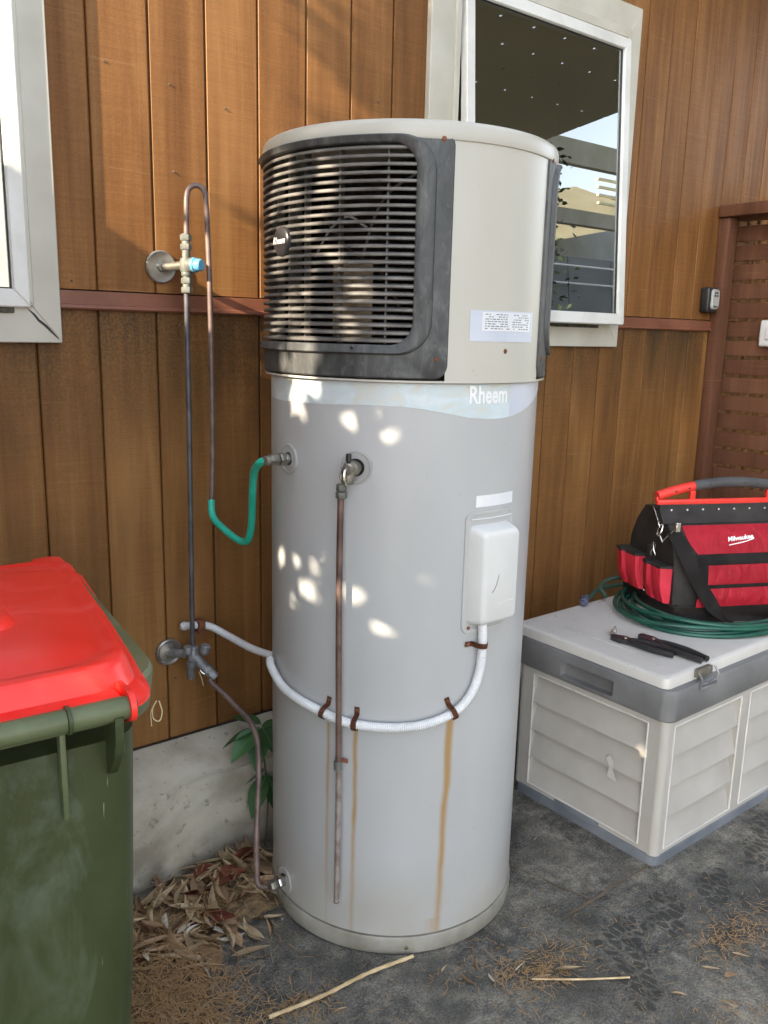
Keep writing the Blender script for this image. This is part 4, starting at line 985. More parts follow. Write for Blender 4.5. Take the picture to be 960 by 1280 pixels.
# moulded base
rings = [[(x, y, z) for x, y, _ in rrect(-i, LEN+i, -.010-i*.6, .326+i*.6, .028, 6, 0, 3)] for i, z in ((-.008, -.004), (.0, .004), (.006, .030), (.007, .058), (.002, .062))]
obj('base_tray', loft(rings), 'bag_base', bg_)
def patch(name, poly, mat, yf, lift=.003, label=None, bulge=0.0):
    """panel on the front face: poly in (x, z); yf(z) gives the face"""
    def yy(z): return yf(z)
    bm = bmesh.new(); A = [bm.verts.new((x, yy(z)-lift, z)) for x, z in poly]; B = [bm.verts.new((x, yy(z)+.004, z)) for x, z in poly]; n = len(A)
    bm.faces.new(A)
    for k in range(n): bm.faces.new((A[k], B[k], B[(k+1) % n], A[(k+1) % n]))
    return obj(name, bm, mat, bg_, label=label)
def front(z):
    P = [(0, .0), (.03, -.008), (.12, -.004), (.20, .004), (.275, .045), (.350, .100)]
    for (z0, y0), (z1, y1) in zip(P, P[1:]):
        if z <= z1: return y0+(y1-y0)*(z-z0)/(z1-z0)
    return .100
def strip(name, x0, x1, z0, z1, mat, lift, r0=.0, nz=6, nx=10, bulge=.0, left=None, label=None):
    bm = bmesh.new(); G_ = []
    for i in range(nx+1):
        row = []
        for j in range(nz+1):
            v = j/nz; z = z0+(z1-z0)*v; xl = x0 + (left(v) if left else 0); x = xl+(x1-xl)*i/nx
            b = bulge*math.sin(PI*v)*(math.sin(PI*min(1, (i/nx)*3)/2)) * (1+.35*math.sin(x*70+z*40))
            row.append(bm.verts.new((x, front(z)-lift-b, z)))
        G_.append(row)
    for i in range(nx):
        for j in range(nz): bm.faces.new((G_[i][j], G_[i+1][j], G_[i+1][j+1], G_[i][j+1]))
    bmesh.ops.solidify(bm, geom=bm.faces[:], thickness=-.003)
    return obj(name, bm, mat, bg_, label=label)
strip('front_panel', .045, LEN-.03, .222, .305, 'bag_red', .004, left=lambda v: .035*(1-v)**2, bulge=.006, nx=24)
strip('front_trim', .03, LEN-.02, .190, .222, 'bag_black', .007, nz=3)
strip('upper_pocket', .108, LEN-.04, .112, .190, 'bag_red', .010, bulge=.008, nx=24)
strip('pocket_trim', .085, LEN-.02, .118, .130, 'bag_black', .018, nz=2, left=lambda v: .0)
strip('lower_pocket', .068, LEN-.02, .058, .122, 'bag_red', .016, bulge=.008, nx=24, left=lambda v: .055*max(0, v-.25)**1.6)
strip('side_trim', .075, .108, .060, .215, 'bag_black', .012, nz=4, nx=2)
me = text_mesh('Milwaukee', .021, .0006, .35, .0006)
tilt = math.atan2(.055, .075)
lg = obj('lettering', me, 'print_white', bg_, (.232, front(.268)-.0165, .269), (R(90)-tilt*1.0, 0, R(0)), label='white script brand name on the red front panel')
lg.rotation_euler = (R(90)-.62, R(-6), 0)
bm = bmesh.new(); v = [bm.verts.new(p) for p in ((-.045, -.011, .0), (.02, -.006, 0), (.05, .002, 0), (.046, -.004, 0), (.01, -.010, 0), (-.045, -.014, 0))]; bm.faces.new(v)
o = obj('lettering_underline', bm, 'print_white', bg_, (.232, front(.262)-.0170, .264)); o.rotation_euler = (R(90)-.62, R(-6), 0)
# top band with rivets
obj('top_band', loft([[(x, y, z) for y, z in ((.064, .312), (.092, .352), (.096, .368), (.104, .368), (.108, .352), (.090, .30))] for x in (-.020, 0, .1, .3, LEN+.01)]), 'bag_black', bg_)
rvM = fin(lathe([(0, -.0035), (.0035, -.003), (.0052, 0)], (0, 0, 0), (0, 1, -.35), 10), 'rivet')
for k in range(8): obj('rivet', rvM, 'chrome', bg_, (.020+.0565*k, .0915, .350))
# handle: red frame, grip
HY = .155
def hz(x): c = LEN/2; return .437-.034*((x-c)/(c))**2
pl = obj('handle_rail', box(-.028, LEN+.02, .095, .108, .366, .384, .004), 'handle_red', bg_)
red = lambda x0, x1, nm: obj(nm, tube(resample(catmull([(x0+(x1-x0)*t/6, .105, hz(x0+(x1-x0)*t/6)) for t in range(7)], 4), .006), .0155, 16), 'handle_red', bg_)
red(-.026, .108, 'handle_end'); red(LEN-.108, LEN+.026, 'handle_end')
obj('grip', tube(resample(catmull([(.100+(LEN-.2)*t/8, .105, hz(.100+(LEN-.2)*t/8)) for t in range(9)], 4), .005), .0168, 18), 'grip_grey', bg_)
for x in (-.022, .098, LEN-.098, LEN+.022): obj('handle_strut', box(x-.010, x+.010, .098, .112, .376, hz(x)-.002, .004), 'handle_red', bg_)
for x in (0.03, .075, .15, .2, .275, .32): obj('handle_pin', lathe([(0, -.002), (.0028, -.0015), (.003, 0)], (x, .0895, hz(x)), (0, 1, 0), 8), 'black_plastic', bg_)
# end pockets (on the left end, x < 0)
def end_pocket(y0, y1, z0, z1):
    rings = [[(x, y, z) for x, y in ((.0, y0), (-.030*k, y0+.010), (-.036*k, (y0+y1)/2-.012), (-.030*k, (y0+y1)/2), (-.040*k, (y0+y1)/2+.014), (-.032*k, y1-.008), (.0, y1))] for k, z in ((.55, z0), (.9, z0+.03), (1.1, (z0+z1)/2), (1.25, z1))]
    obj('end_pocket', loft(rings), 'bag_red', bg_)
    obj('pocket_hem', loft([[(x, y, z) for x, y in ((.002, y0-.001), (-.0390, y0+.009), (-.046, (y0+y1)/2-.012), (-.0395, (y0+y1)/2), (-.0515, (y0+y1)/2+.014), (-.042, y1-.007), (.002, y1+.001))] for z in (z1-.001, z1+.007)]), 'bag_black', bg_)
end_pocket(.020, .140, .060, .176); end_pocket(.178, .318, .060, .176)
obj('end_strap', box(-.008, .0, .148, .172, .05, .22, .002), 'bag_black', bg_)
for y in (.152, .168): obj('rivet', lathe([(0, .002), (.003, .0015), (.004, 0)], (-.008, y, .062), (-1, 0, 0), 8), 'chrome', bg_)
bm = bmesh.new(); add_tube(bm, catmull([(-.004, .165, .345), (-.02, .130, .352), (-.03, .085, .325), (-.028, .07, .300)], 6), .0022, 8)
obj('d_ring', bm, 'chrome', bg_)
bm = bmesh.new(); add_tube(bm, [(-.028+.006*math.cos(t), .068+.010*math.sin(t), .292+.018*math.cos(t)) for t in [k*2*PI/16 for k in range(17)]], .0030, 8); add_tube(bm, [(-.028, .068, .275), (-.026, .05, .255)], .0038, 8)
obj('snap_hook', bm, 'chrome', bg_)
bm = bmesh.new(); add_tube(bm, catmull([(-.026, .052, .258), (-.02, .02, .290), (-.010, .0, .316)], 5), .0026, 8); add_box(bm, -.016, .0, -.004, .008, .300, .330, .002, 1)
obj('strap_slider', bm, 'chrome', bg_)
bm = bmesh.new(); add_tube(bm, catmull([(-.030, .095, .245), (-.034, .085, .225), (-.030, .080, .205), (-.036, .092, .190)], 5), .0018, 6); add_tube(bm, catmull([(-.03, .080, .235), (-.034, .098, .215), (-.030, .100, .20)], 5), .0018, 6); add_tube(bm, [(-.032, .09, .228+.012*math.cos(t)) if False else (-.032, .09+.009*math.sin(t), .232+.012*math.cos(t)) for t in [k*2*PI/12 for k in range(13)]], .0018, 6)
obj('chain_link', bm, 'chrome', bg_)
# shoulder strap sweeping across the front and down over the lid edge
cl = catmull([(-.012, .020, .300), (.006, -.012, .255), (.030, -.028, .200), (.058, -.034, .150), (.090, -.038, .100), (.125, -.045, .055), (.165, -.060, .020), (.215, -.078, .006), (.27, -.070, .010), (.36, -.05, .020), (.46, -.03, .03)], 8)
bm = bmesh.new(); prev = None
for i, p in enumerate(cl):
    t = (cl[min(i+1, len(cl)-1)]-cl[max(i-1, 0)]).normalized(); fl = min(1, max(0, (p.z-.02)/.06)); nrm = Vector((0, -1*fl, 1-fl+.001)).normalized()
    sd_ = t.cross(nrm).normalized()
    cur = [bm.verts.new(p+sd_*.023), bm.verts.new(p-sd_*.023)]
    if prev: bm.faces.new((prev[0], prev[1], cur[1], cur[0]))
    prev = cur
bmesh.ops.solidify(bm, geom=bm.faces[:], thickness=.0025); obj('shoulder_strap', bm, 'bag_black', bg_)

# ------------------------------------------------------------------ two black hand tools and a brass fitting on the lid
def tool(loc, rz, label, L, jaw):
    t = thing('hand_tool', label, 'pliers', loc, rz, 'black hand tools on the box lid')
    for sgn in (-1, 1):
        pts = [(-L*.5, sgn*.013, .009), (-L*.2, sgn*.021, .010), (L*.1, sgn*.013, .010), (L*.25, sgn*.003, .008)]
        obj('grip', tube(resample(catmull(pts, 6), .006), .0085, 10), 'black_plastic', t)
    pf = [(L*.20, -.014), (L*.34, -.020), (L*.50, -.008 if jaw else -.013), (L*.52, -.002), (L*.40, .0), (L*.52, .004), (L*.49, .012), (L*.34, .020), (L*.20, .014)]
    obj('jaw', loft([[(x, y, .002) for x, y in pf], [(x, y, .014) for x, y in pf]]), 'black_plastic', t)
    obj('pivot', lathe([(0, .017), (.005, .017), (.006, .013)], (L*.28, 0, 0), (0, 0, 1), 12), 'copper_light', t)
    return t
tool((2.070, -.715, .5645), R(98), 'black handled pliers lying flat at the left on the lid, nearest the tank', .20, True)
tool((2.122, -.775, .5645), R(86), 'black handled cutters lying beside the pliers with handles toward the latch', .225, False)
bf = thing('brass_fitting', 'tiny brass pipe fitting lying on the lid behind the black pliers', 'pipe fitting', (2.095, -.592, .572))
bm = bmesh.new(); add_lathe(bm, [(0, -.018), (.0055, -.018), (.0055, -.004), (.008, -.003), (.008, .006), (.0055, .007), (.0055, .018), (0, .018)], (0, 0, 0), (1, .4, 0), 10); add_tube(bm, [(.006, 0, .0), (.008, .0, .016)], .003, 8)
obj('barrel', bm, 'copper_light', bf)

# ------------------------------------------------------------------ plant by the footing
pt = thing('weed_plant', 'young broad leafed green plant growing between the footing and the tank', 'plant', (1.110, -.172, 0))
PO = (-1.150, .165, 0)
def PT(name, me, mat): return obj(name, me, mat, pt, PO)
PT('stem', tube(resample(catmull([(1.150, -.166, 0), (1.158, -.17, .12), (1.156, -.164, .22), (1.152, -.15, .31), (1.142, -.145, .35)], 6), .01), .0028, 7), 'bark')
def leaf_blade(L, W, curl=.15, n=8, thick=False):
    bm = bmesh.new(); prev = None
    for i in range(n+1):
        t = i/n; w_ = W*math.sin(PI*min(.999, max(.001, t))**.85)*.5; x = L*t; z = -curl*L*t*t
        cur = [bm.verts.new((x, -w_, z+.10*w_)), bm.verts.new((x, 0, z-.12*w_)), bm.verts.new((x, w_, z+.10*w_))]
        if prev:
            bm.faces.new((prev[0], cur[0], cur[1], prev[1])); bm.faces.new((prev[1], cur[1], cur[2], prev[2]))
        prev = cur
    return fin(bm, 'leaf', True, 60)
lfm = leaf_blade(.115, .060, .30)
from mathutils import Euler
for (p, r, sc_) in [((1.142, -.150, .362), (R(8), R(10), R(155)), .95), ((1.145, -.150, .365), (R(-12), R(15), R(198)), 1.05), ((1.143, -.155, .362), (R(5), R(42), R(228)), 1.0), ((1.148, -.155, .366), (R(0), R(8), R(265)), .9), ((1.150, -.150, .366), (R(15), R(5), R(-10)), .95), ((1.150, -.152, .372), (R(0), R(-18), R(120)), .85), ((1.156, -.168, .225), (R(5), R(35), R(205)), 1.05), ((1.158, -.168, .225), (R(-5), R(50), R(-80)), 1.0), ((1.157, -.165, .240), (R(0), R(20), R(150)), .8)]:
    o = obj('leaf', lfm, 'fresh_leaf', pt, tuple(Vector(p)+Vector(PO)), r); o.scale = (sc_,)*3
    v_ = obj('vein', fin(tube([(0, 0, .001), (.05, 0, -.006), (.10, 0, -.029)], [.0012, .0010, .0004], 5), 'vein') if 'vein_m' not in globals() else vein_m, 'leaf_vein', o)
    vein_m = v_.data

# ------------------------------------------------------------------ leaf litter
def dry_leaf(L, W, curl, twist, n=7):
    bm = bmesh.new(); prev = None
    for i in range(n+1):
        t = i/n; w_ = W*.5*(math.sin(PI*(t**.8))**.9 if 0 < t < 1 else .02); x = L*(t-.5); bend = curl*L*(t-.5)**2*4; y = .10*L*math.sin(PI*t)
        tw_ = twist*(t-.5); c_, s_ = math.cos(tw_), math.sin(tw_)
        cur = [bm.verts.new((x, y-w_*c_, bend-w_*s_+.25*w_)), bm.verts.new((x, y, bend)), bm.verts.new((x, y+w_*c_, bend+w_*s_+.25*w_))]
        if prev:
            bm.faces.new((prev[0], cur[0], cur[1], prev[1])); bm.faces.new((prev[1], cur[1], cur[2], prev[2]))
        prev = cur
    bmesh.ops.solidify(bm, geom=bm.faces[:], thickness=.0006)
    return fin(bm, 'dry_leaf', True, 60)
LM = {}
for k, mt in enumerate(['dry_leaf_brown']*4+['dry_leaf_tan']*3+['dry_leaf_red']*2+['dry_leaf_pale']*2):
    L_ = random.choice((.06, .085, .10, .125)) if k < 9 else .055
    me = dry_leaf(L_, L_*random.uniform(.13, .24) if k not in (7, 8, 3) else L_*.42, random.uniform(.0, .10), random.uniform(-.7, .7)); me.materials.append(MATS[mt]); LM.setdefault(mt, []).append(me)
ROOT = {'dry_leaf_brown': 'brown', 'dry_leaf_tan': 'pale tan', 'dry_leaf_red': 'reddish', 'dry_leaf_pale': 'bleached cream'}
def drop(mt, x, y, z, rz, sc_, where, tiltx=0, tilty=0):
    me = random.choice(LM[mt]); o = bpy.data.objects.new('dry_leaf', me); C.objects.link(o)
    o.location = (x, y, z); o.rotation_euler = (tiltx, tilty, rz); o.scale = (sc_,)*3
    lab, grp = where
    if 'heap' in lab and 'large' not in lab:
        zone = 'against the footing' if y > -.25 else 'beside the tank foot' if x > .98 else 'beside the bin' if x < .68 else 'at the front edge of the heap' if y < -.40 else 'in the middle of the heap'
        size = 'small' if sc_ < 1.1 else 'long'
        lab = size+' %s dry leaf '+zone; grp = '%s leaves '+zone
    elif 'slab' in lab:
        zone = 'right of the tank foot' if x > 1.5 else 'in front of the tank foot' if x > 1.1 else 'left of the long stick'
        lab = '%s dry leaf lying on the dark slab '+zone; grp = '%s leaves on the slab '+zone
    tag(o, lab % ROOT[mt], 'dry leaf', grp % ROOT[mt]); return o
heapW = ('%s dry leaf in the heap between the footing and the tank', '%s leaves heaped at the footing')
# heap height field
def heap(x, y):
    d = ((x-.95)/.30)**2+((y+.29)/.16)**2; d2 = ((x-.68)/.22)**2+((y+.40)/.22)**2
    return .030*max(0, 1-d) + .016*max(0, 1-d2)
def ok(x, y):
    if y > -.172: return False
    return math.hypot(x-TX, y-TY) > RT+.012
cnt = 0
for i in range(1000):
    x, y = random.uniform(.48, 1.10), random.uniform(-.56, -.175)
    dens = math.exp(-(((x-.93)/.20)**2+((y+.27)/.13)**2))+.5*math.exp(-(((x-.70)/.16)**2+((y+.40)/.15)**2))
    if not ok(x, y) or random.random() > dens: continue
    mt = random.choices(list(LM), [.42, .46, .06, .06])[0]
    z = heap(x, y)+.004+random.uniform(0, .010)
    t_ = .24 if heap(x, y) > .005 else .08
    ang = random.uniform(0, 2*PI)
    if x > .99: ang = random.uniform(-.4, .4)+1.9
    drop(mt, x, y, z, ang, random.uniform(.9, 1.55), heapW, random.uniform(-t_, t_), random.uniform(-t_, t_)*.8); cnt += 1
    if cnt > 120: break
# standout leaves
for (mt, x, y, z, rz, sc_, tx, ty) in [('dry_leaf_tan', .885, -.335, .045, 1.25, 1.35, .5, .1), ('dry_leaf_brown', 1.01, -.375, .040, -.45, 1.35, .1, .05), ('dry_leaf_red', .945, -.275, .045, .7, 1.0, .2, .2), ('dry_leaf_red', 1.015, -.245, .048, -.2, 1.0, .3, -.1), ('dry_leaf_red', .90, -.225, .035, .2, 1.0, .2, .1), ('dry_leaf_pale', .735, -.345, .035, 1.2, 1.3, .3, .1), ('dry_leaf_pale', .765, -.39, .03, .25, 1.1, .1, 0), ('dry_leaf_pale', .775, -.405, .03, .35, 1.0, .1, 0), ('dry_leaf_pale', .655, -.42, .03, 1.2, 1.2, .2, .2), ('dry_leaf_pale', .94, -.31, .04, .5, 1.0, .3, .1)]:
    drop(mt, x, y, z, rz, sc_, ('large %s leaf lying on top of the leaf heap by the footing', 'large %s leaves on the heap'), tx, ty)
# scattered over the slab
GL = ('%s dry leaf lying alone on the dark slab', '%s leaves scattered on the slab')
for (mt, x, y, rz, sc_) in [('dry_leaf_pale', 1.345, -.945, .1, .75), ('dry_leaf_pale', 1.265, -.930, 1.3, .6), ('dry_leaf_tan', 1.36, -1.00, -.5, .55), ('dry_leaf_tan', 1.425, -1.02, -.55, .8), ('dry_leaf_tan', 1.70, -1.22, -.75, .55), ('dry_leaf_brown', 1.57, -1.22, -.9, .6), ('dry_leaf_tan', 1.63, -1.30, -1.2, .5), ('dry_leaf_tan', .80, -.66, .5, .4), ('dry_leaf_tan', .88, -.56, .2, .22), ('dry_leaf_brown', 1.22, -.90, 1.6, .5), ('dry_leaf_brown', 1.27, -.88, .9, .45), ('dry_leaf_tan', 1.195, -.845, .4, .32), ('dry_leaf_brown', 1.76, -.62, .3, .35), ('dry_leaf_brown', 1.72, -1.26, -.4, .6), ('dry_leaf_tan', 1.80, -1.24, -1.0, .5), ('dry_leaf_tan', 1.98, -1.25, .1, .8), ('dry_leaf_brown', 1.86, -1.32, .5, .8), ('dry_leaf_brown', 1.45, -1.26, .2, .4), ('dry_leaf_tan', 1.52, -1.0, 1.0, .25), ('dry_leaf_brown', 1.66, -.98, 1.0, .3), ('dry_leaf_brown', 1.25, -1.12, .6, .3), ('dry_leaf_pale', .985, -.475, .4, .22), ('dry_leaf_tan', .69, -.62, .4, .6), ('dry_leaf_brown', .60, -.55, .9, 1.0), ('dry_leaf_brown', .68, -.70, .4, .9), ('dry_leaf_tan', .62, -.60, 1.4, .8), ('dry_leaf_tan', .70, -.52, .3, .8), ('dry_leaf_brown', .93, -.80, -.2, .4)]:
    drop(mt, x, y, .006, rz, sc_, GL, random.uniform(-.1, .1), random.uniform(-.08, .08))
# mulch bed and fibres (uncountable)
bm = bmesh.new(); nx_, ny_ = 44, 34; G_ = []
for i in range(nx_+1):
    row = []
    for j in range(ny_+1):
        x = .40+.74*i/nx_; y = -.80+.645*j/ny_; z = heap(x, y)*.92-.004+.008*noise.noise(Vector((x*22, y*22, 1)))-.004
        if x < .80: z += .010*max(0, 1-abs((x-.60)/.16)**2)*(1 if y < -.3 else 1)
        row.append(bm.verts.new((x, y, z)))
    G_.append(row)
for i in range(nx_):
    for j in range(ny_): bm.faces.new((G_[i][j], G_[i+1][j], G_[i+1][j+1], G_[i][j+1]))
o = obj('mulch', bm, 'soil'); tag(o, 'thin bed of dark leaf mulch between the bin and the tank', 'mulch', kind='stuff')
bm = bmesh.new()
def fibre(x, y, z, L_, a, w_=.0009):
    d = Vector((math.cos(a), math.sin(a), random.uniform(-.25, .35))); s2 = Vector((-math.sin(a), math.cos(a), 0))*w_; k_ = s2.normalized()*random.gauss(0, .09)*L_
    p0 = Vector((x, y, z)); p1 = p0+d*L_*.5+k_; p2 = p0+Vector((d.x, d.y, 0))*L_; p2.z = max(p2.z, z)
    v = [bm.verts.new(q) for q in (p0-s2, p0+s2, p1+s2, p1-s2, p2+s2*.3, p2-s2*.3)]
    bm.faces.new((v[0], v[1], v[2], v[3])); bm.faces.new((v[3], v[2], v[4], v[5]))
for (cx, cy, sx, sy, n, L0, hh) in [(.645, -.60, .075, .15, 2400, .05, .018), (.80, -.38, .15, .10, 500, .04, .03), (1.0, -.32, .08, .07, 260, .04, .035), (.86, -.74, .06, .035, 200, .035, .006), (1.37, -.985, .060, .035, 420, .03, .008), (1.33, -.93, .04, .03, 90, .03, .006), (1.84, -1.19, .06, .035, 380, .028, .012), (1.97, -1.20, .05, .03, 120, .025, .01), (1.60, -1.35, .10, .04, 200, .025, .008), (1.50, -.99, .05, .03, 50, .025, .004), (1.45, -.90, .14, .10, 90, .02, .003), (1.22, -.86, .05, .02, 60, .02, .004)]:
    for i in range(int(n*(1 if cx < .7 else .6))):
        x, y = random.gauss(cx, sx), random.gauss(cy, sy)
        if not ok(x, y): continue
        fibre(x, y, .002+heap(x, y)+random.uniform(0, hh), L0*random.uniform(.4, 1.2), random.uniform(0, 2*PI), random.uniform(.0005, .0011))
for i in range(900):
    x, y = random.uniform(.7, 2.6), random.uniform(-1.45, -.45)
    if ok(x, y): fibre(x, y, .002, random.uniform(.006, .028), random.uniform(0, 2*PI), .0006)
o = obj('needle_litter', bm, 'fibre'); tag(o, 'fine brown needles and shredded bark strewn over the slab', 'needle litter', kind='stuff')
bm = bmesh.new()
for i in range(3600):
    x, y = random.uniform(.55, 2.8), random.uniform(-1.5, -.42)
    if not ok(x, y) or (x > 1.92 and y > -.92): continue
    r_ = random.choice([.0012, .0018, .0026])*random.uniform(.7, 1.3)
    v = [bm.verts.new((x+r_*math.cos(t+i)*random.uniform(.6, 1.2), y+r_*math.sin(t+i)*random.uniform(.6, 1.2), .0035+random.uniform(0, .001))) for t in (0, 1.3, 2.6, 3.9, 5.1)]
    top_ = bm.verts.new((x, y, .0035+r_*.8))
    for k in range(5): bm.faces.new((v[k], v[(k+1) % 5], top_))
o = obj('grit', bm, 'grout'); tag(o, 'pale grit and crumbs scattered over the dark slab', 'grit', kind='stuff')
tag(obj('stick', tube(resample(catmull([(.795, -.727, .010), (.92, -.748, .012), (1.04, -.752, .010), (1.165, -.773, .010)], 8), .01), .0042, 9, True, lambda i: .0044*(1+.12*math.sin(i*1.7))), 'stick'), 'long straw coloured stick lying in front of the tank foot', 'stick')
tag(obj('twig', tube(resample(catmull([(1.335, -.990, .008), (1.43, -1.06, .007), (1.525, -1.122, .006)], 8), .01), .0022, 7), 'stick'), 'thin pale twig lying on the slab beside the tan leaves', 'twig')
tag(obj('twig', tube(resample(catmull([(.90, -.80, .006), (.93, -.75, .006), (.94, -.71, .008)], 8), .01), .0016, 7), 'bark'), 'short dark twig beside the long straw stick', 'twig')

# ------------------------------------------------------------------ what stands around: patio roof, pergola beams, neighbour's house, unseen tree shaped to dapple the sun
pr = thing('patio_roof', 'dark olive metal patio roof with worn screw holes reflected in the window', 'roof', (2.0, 0, 0))
rs = obj('roof_sheet', fin(box(2.85, 5.12, -2.9, -.03, 3.200, 3.206), 'roof_sheet', False), 'roof_sheet', pr, off(pr))
for y in (-.55, -1.15, -1.75, -2.35): obj('rafter', box(2.85, 5.12, y-.02, y+.02, 3.207, 3.28), 'roof_olive', pr, off(pr))
obj('post', box(5.02, 5.11, -2.9, -2.81, 0, 3.198), 'beam_olive', pr, off(pr)); obj('post', box(2.85, 2.94, -2.9, -2.81, 0, 3.198), 'beam_olive', pr, off(pr))
pg = thing('pergola', 'pale olive timber pergola beyond the patio roof seen only in the window reflection', 'pergola', (4, -3, 0))
obj('beam', box(3.3, 12, -3.06, -3.0, 3.29, 3.50), 'beam_olive', pg, off(pg)); obj('beam', box(3.3, 12, -3.06, -3.0, 2.785, 2.91), 'beam_olive', pg, off(pg))
obj('post', box(3.3, 3.4, -3.16, -3.062, 0, 3.6), 'beam_olive', pg, off(pg)); obj('post', box(11.8, 11.9, -3.16, -3.062, 0, 3.6), 'beam_olive', pg, off(pg))
nh = thing('neighbour_house', 'cream and grey neighbouring house reflected in the window', 'house', (8, -6, 0))
def NH(name, me, mat): return obj(name, me, mat, nh, off(nh))
NH('wall', box(2.5, 15, -9.0, -6.6, 0, 4.42), 'neighbour_grey'); NH('wall', box(7.6, 8.55, -6.59, -6.2, 3.6, 4.22), 'neighbour_cream')
bm = bmesh.new(); q = [bm.verts.new(p) for p in ((6.5, -5.0, 2.87), (10.5, -5.0, 3.67), (10.5, -6.55, 4.48), (6.5, -6.55, 3.68))]; bm.faces.new(q); bmesh.ops.solidify(bm, geom=bm.faces[:], thickness=.05); NH('awning', bm, 'neighbour_cream')
for x in (9.15,):
    for k in range(4): NH('louvre', box(x-.36, x+.1, -4.86, -4.82, 3.66+.095*k, 3.685+.095*k), 'neighbour_cream')
pf_ = thing('paling_screen', 'grey panel fence in front of the neighbouring house', 'fence', (8, -4.7, 0))
for k in range(14): obj('panel', box(4+.8*k, 4.79+.8*k, -4.72, -4.68, 0, 2.95), 'neighbour_fence_grey', pf_, off(pf_))
for z in (2.63, 2.83): obj('wire', tube([(4, -4.60, z), (15, -4.60, z)], .010, 6), 'paper_white', pf_, off(pf_))

vn = thing('climbing_plant', 'leafy climbing plant by the patio seen at the edge of the window reflection', 'plant', (4.62, -2.05, 0))
obj('stem', tube(resample(catmull([(4.62, -2.05, 0), (4.66, -2.0, 1.0), (4.60, -2.08, 2.0), (4.66, -2.02, 2.8)], 6), .1), .016, 7), 'bark', vn, off(vn))
bm = bmesh.new(); rv_ = random.Random(3)
for i in range(420):
    z = rv_.uniform(1.2, 2.95); p = Vector((4.60+rv_.gauss(0, .09), -2.05+rv_.gauss(0, .08), z)); ax = Vector((rv_.gauss(0, 1), rv_.gauss(0, 1), rv_.gauss(-.3, .6))).normalized(); sv = ax.cross(Vector((rv_.gauss(0, 1), rv_.gauss(0, 1), 1))).normalized(); L_ = rv_.uniform(.04, .08)
    bm.faces.new([bm.verts.new(q) for q in (p, p+ax*L_*.5+sv*L_*.25, p+ax*L_, p+ax*L_*.5-sv*L_*.25)])
o = obj('foliage', fin(bm, 'foliage', False), 'tree_leaf', vn, off(vn)); o['kind'] = 'stuff'
# unseen tree shaped to dapple the sun: gaps cut along rays to chosen spots
e1 = Vector((-S.y, S.x, 0)).normalized(); e2 = S.cross(e1).normalized()
if e2.z < 0: e2 = -e2
def T3(a, r, z): return Vector((TX+r*math.cos(R(a)), TY+r*math.sin(R(a)), z))
holes = []
for (p, a, b) in [(T3(-182, .34, 1.785), .036, .020), (T3(-176, .34, 1.72), .026, .012), (T3(-188, .34, 1.73), .022, .014), (T3(-162, .34, 1.69), .010, .012), (T3(-160, .34, 1.75), .012, .036), (T3(-166, .34, 1.665), .014, .010), (T3(-156, .34, 1.60), .008, .014), (T3(-186, .34, 1.60), .026, .016), (T3(-180, .34, 1.655), .018, .008),
                  (T3(-178, .34, 1.500), .026, .014), (T3(-188, .34, 1.46), .018, .012), (T3(-170, .34, 1.45), .012, .012), (T3(-168, .34, 1.53), .008, .016), (T3(-148, .34, 1.535), .014, .006), (T3(-150, .34, 1.46), .012, .008),
                  (T3(-168, .33, 1.385), .011, .014), (T3(-181, .33, 1.385), .005, .018), (T3(-168, .32, 1.34), .009, .016), (T3(-177, .32, 1.30), .005, .018), (T3(-149, .32, 1.262), .010, .006), (T3(-139, .32, 1.292), .008, .004), (T3(-134, .32, 1.235), .007, .004),
                  (T3(-172, .32, .884), .016, .001), (T3(-168, .32, .866), .014, .0005), (T3(-147.5, .32, .887), .008, .002), (T3(-136, .32, .814), .013, .001), (T3(-122.6, .32, .879), .016, .002), (T3(-172, .32, 1.075), .002, .003), (T3(-168, .32, .945), .005, .003), (T3(-189, .32, .933), .008, .012), (T3(-189, .32, .41), .008, .02), (T3(-137, .32, 1.055), .006, .001),
                  (Vector((1.01, -.09, 1.56)), .03, .10), (Vector((.39, -1.1, 1.0)), .01, .006)]:
    holes.append((p.dot(e1), p.dot(e2), a, b))
wall_u = Vector((0, 0, 0)).dot(e1)
bt = thing('dapple_tree', 'unseen leafy evergreen tree left of the bin, crown shaped to dapple the sun', 'tree', (-1.6, -.9, 0))
obj('trunk', tube([(-1.6, -1.9, 0), (-1.58, -1.88, .8), (-1.62, -1.92, 1.8), (-1.55, -1.85, 3.0), (-1.6, -1.8, 4.2)], [.11, .09, .075, .05, .02], 10), 'bark', bt, off(bt))
for i in range(9):
    z = 1.0+.33*i; a = i*2.4; d = Vector((math.cos(a)*.7, math.sin(a)*.65, .35)); p = Vector((-1.6, -1.9, z))
    obj('limb', tube([p, p+d*.5, p+d*1.0+Vector((0, 0, .15))], [.035, .022, .008], 7), 'bark', bt, off(bt))
WV = Vector((.9, 0, 1.60)).dot(e2)
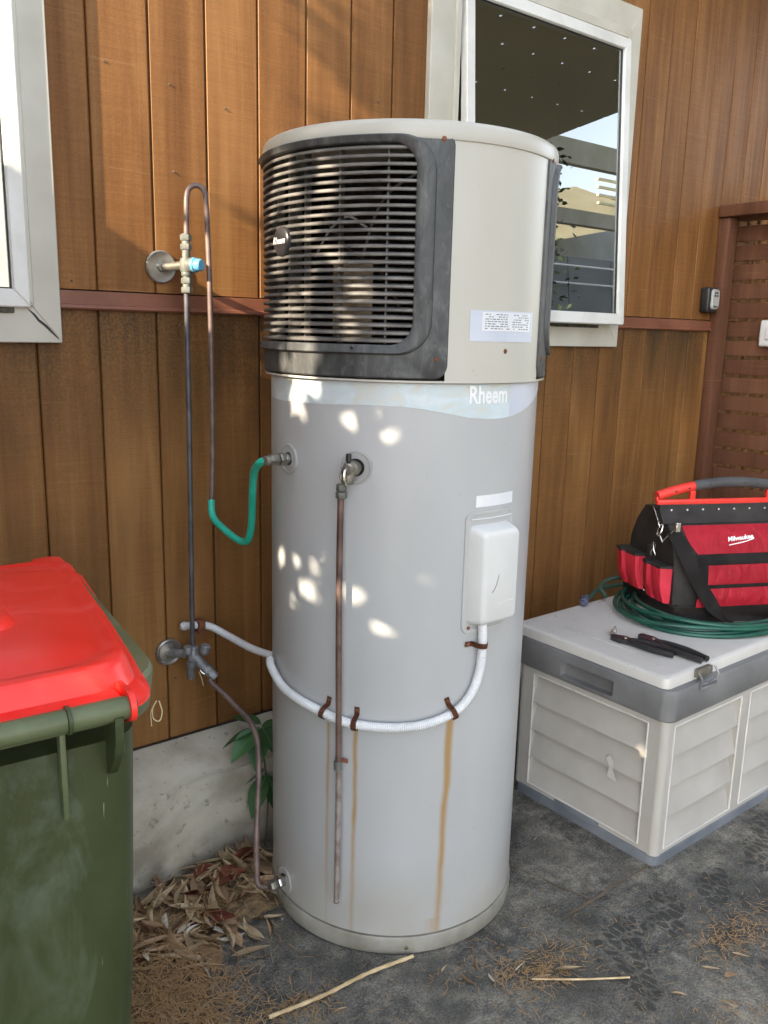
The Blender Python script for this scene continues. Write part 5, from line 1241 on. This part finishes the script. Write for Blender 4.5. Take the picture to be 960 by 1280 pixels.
def near(qs):
    p0, p1, p2, p3 = [(q.dot(e1), q.dot(e2)) for q in qs]
    cu = (p0[0]+p2[0])/2; cv = (p0[1]+p2[1])/2; rad = max(math.hypot(a-cu, b-cv) for a, b in (p0, p1, p2, p3))
    hs_ = [h for h in holes if abs(h[0]-cu) < rad+h[2]+.006 and abs(h[1]-cv) < rad+h[3]+.006]
    if not hs_: return False
    for i in range(9):
        t = i/8; ax_ = (p0[0]+(p2[0]-p0[0])*t, p0[1]+(p2[1]-p0[1])*t); wdt = min(t, 1-t)*2
        for k in (-1, -.6, -.3, 0, .3, .6, 1):
            u_ = ax_[0]+(p1[0]-p3[0])*.5*k*wdt; v_ = ax_[1]+(p1[1]-p3[1])*.5*k*wdt
            for (hu, hv, a, b) in hs_:
                if ((u_-hu)/(a+.003))**2+((v_-hv)/(b+.0018))**2 < 1: return True
    return False
bm = bmesh.new(); rnd = random.Random(5)
for i in range(43000):
    x = rnd.uniform(-2.5, -.75); y = rnd.uniform(-2.3, -.05); z = rnd.uniform(.25, 5.8)
    if x > -1.1 and rnd.random() < .35: continue
    dx = (x+1.6)/1.05; dy = (y+1.15)/1.35; dz = (z-2.95)/2.85
    if dx*dx+dy**4+dz**6 > 1.0+.25*noise.noise(Vector((x*3, y*3, z*3))): continue
    p = Vector((x, y, z)); pu, pv = p.dot(e1), p.dot(e2); skip = False

    # crown cut away beside the wall so grazing sun brightens the upper boards
    if -.25 < pu < .31 and pv > WV: continue
    L_ = rnd.uniform(.10, .17); w_ = L_*.46
    ax = Vector((rnd.gauss(0, 1), rnd.gauss(0, 1), rnd.gauss(-.4, .7))).normalized(); sdv = ax.cross(Vector((rnd.gauss(0, 1), rnd.gauss(0, 1), rnd.gauss(0, 1)))).normalized()
    qs = (p, p+ax*L_*.45+sdv*w_*.5, p+ax*L_, p+ax*L_*.45-sdv*w_*.5)
    if near(qs): continue
    v = [bm.verts.new(q) for q in qs]; bm.faces.new(v)
o = obj('crown', fin(bm, 'crown', False), 'tree_leaf', bt, off(bt)); o['kind'] = 'stuff'
print('leaves', len(o.data.polygons), 'litter', cnt)
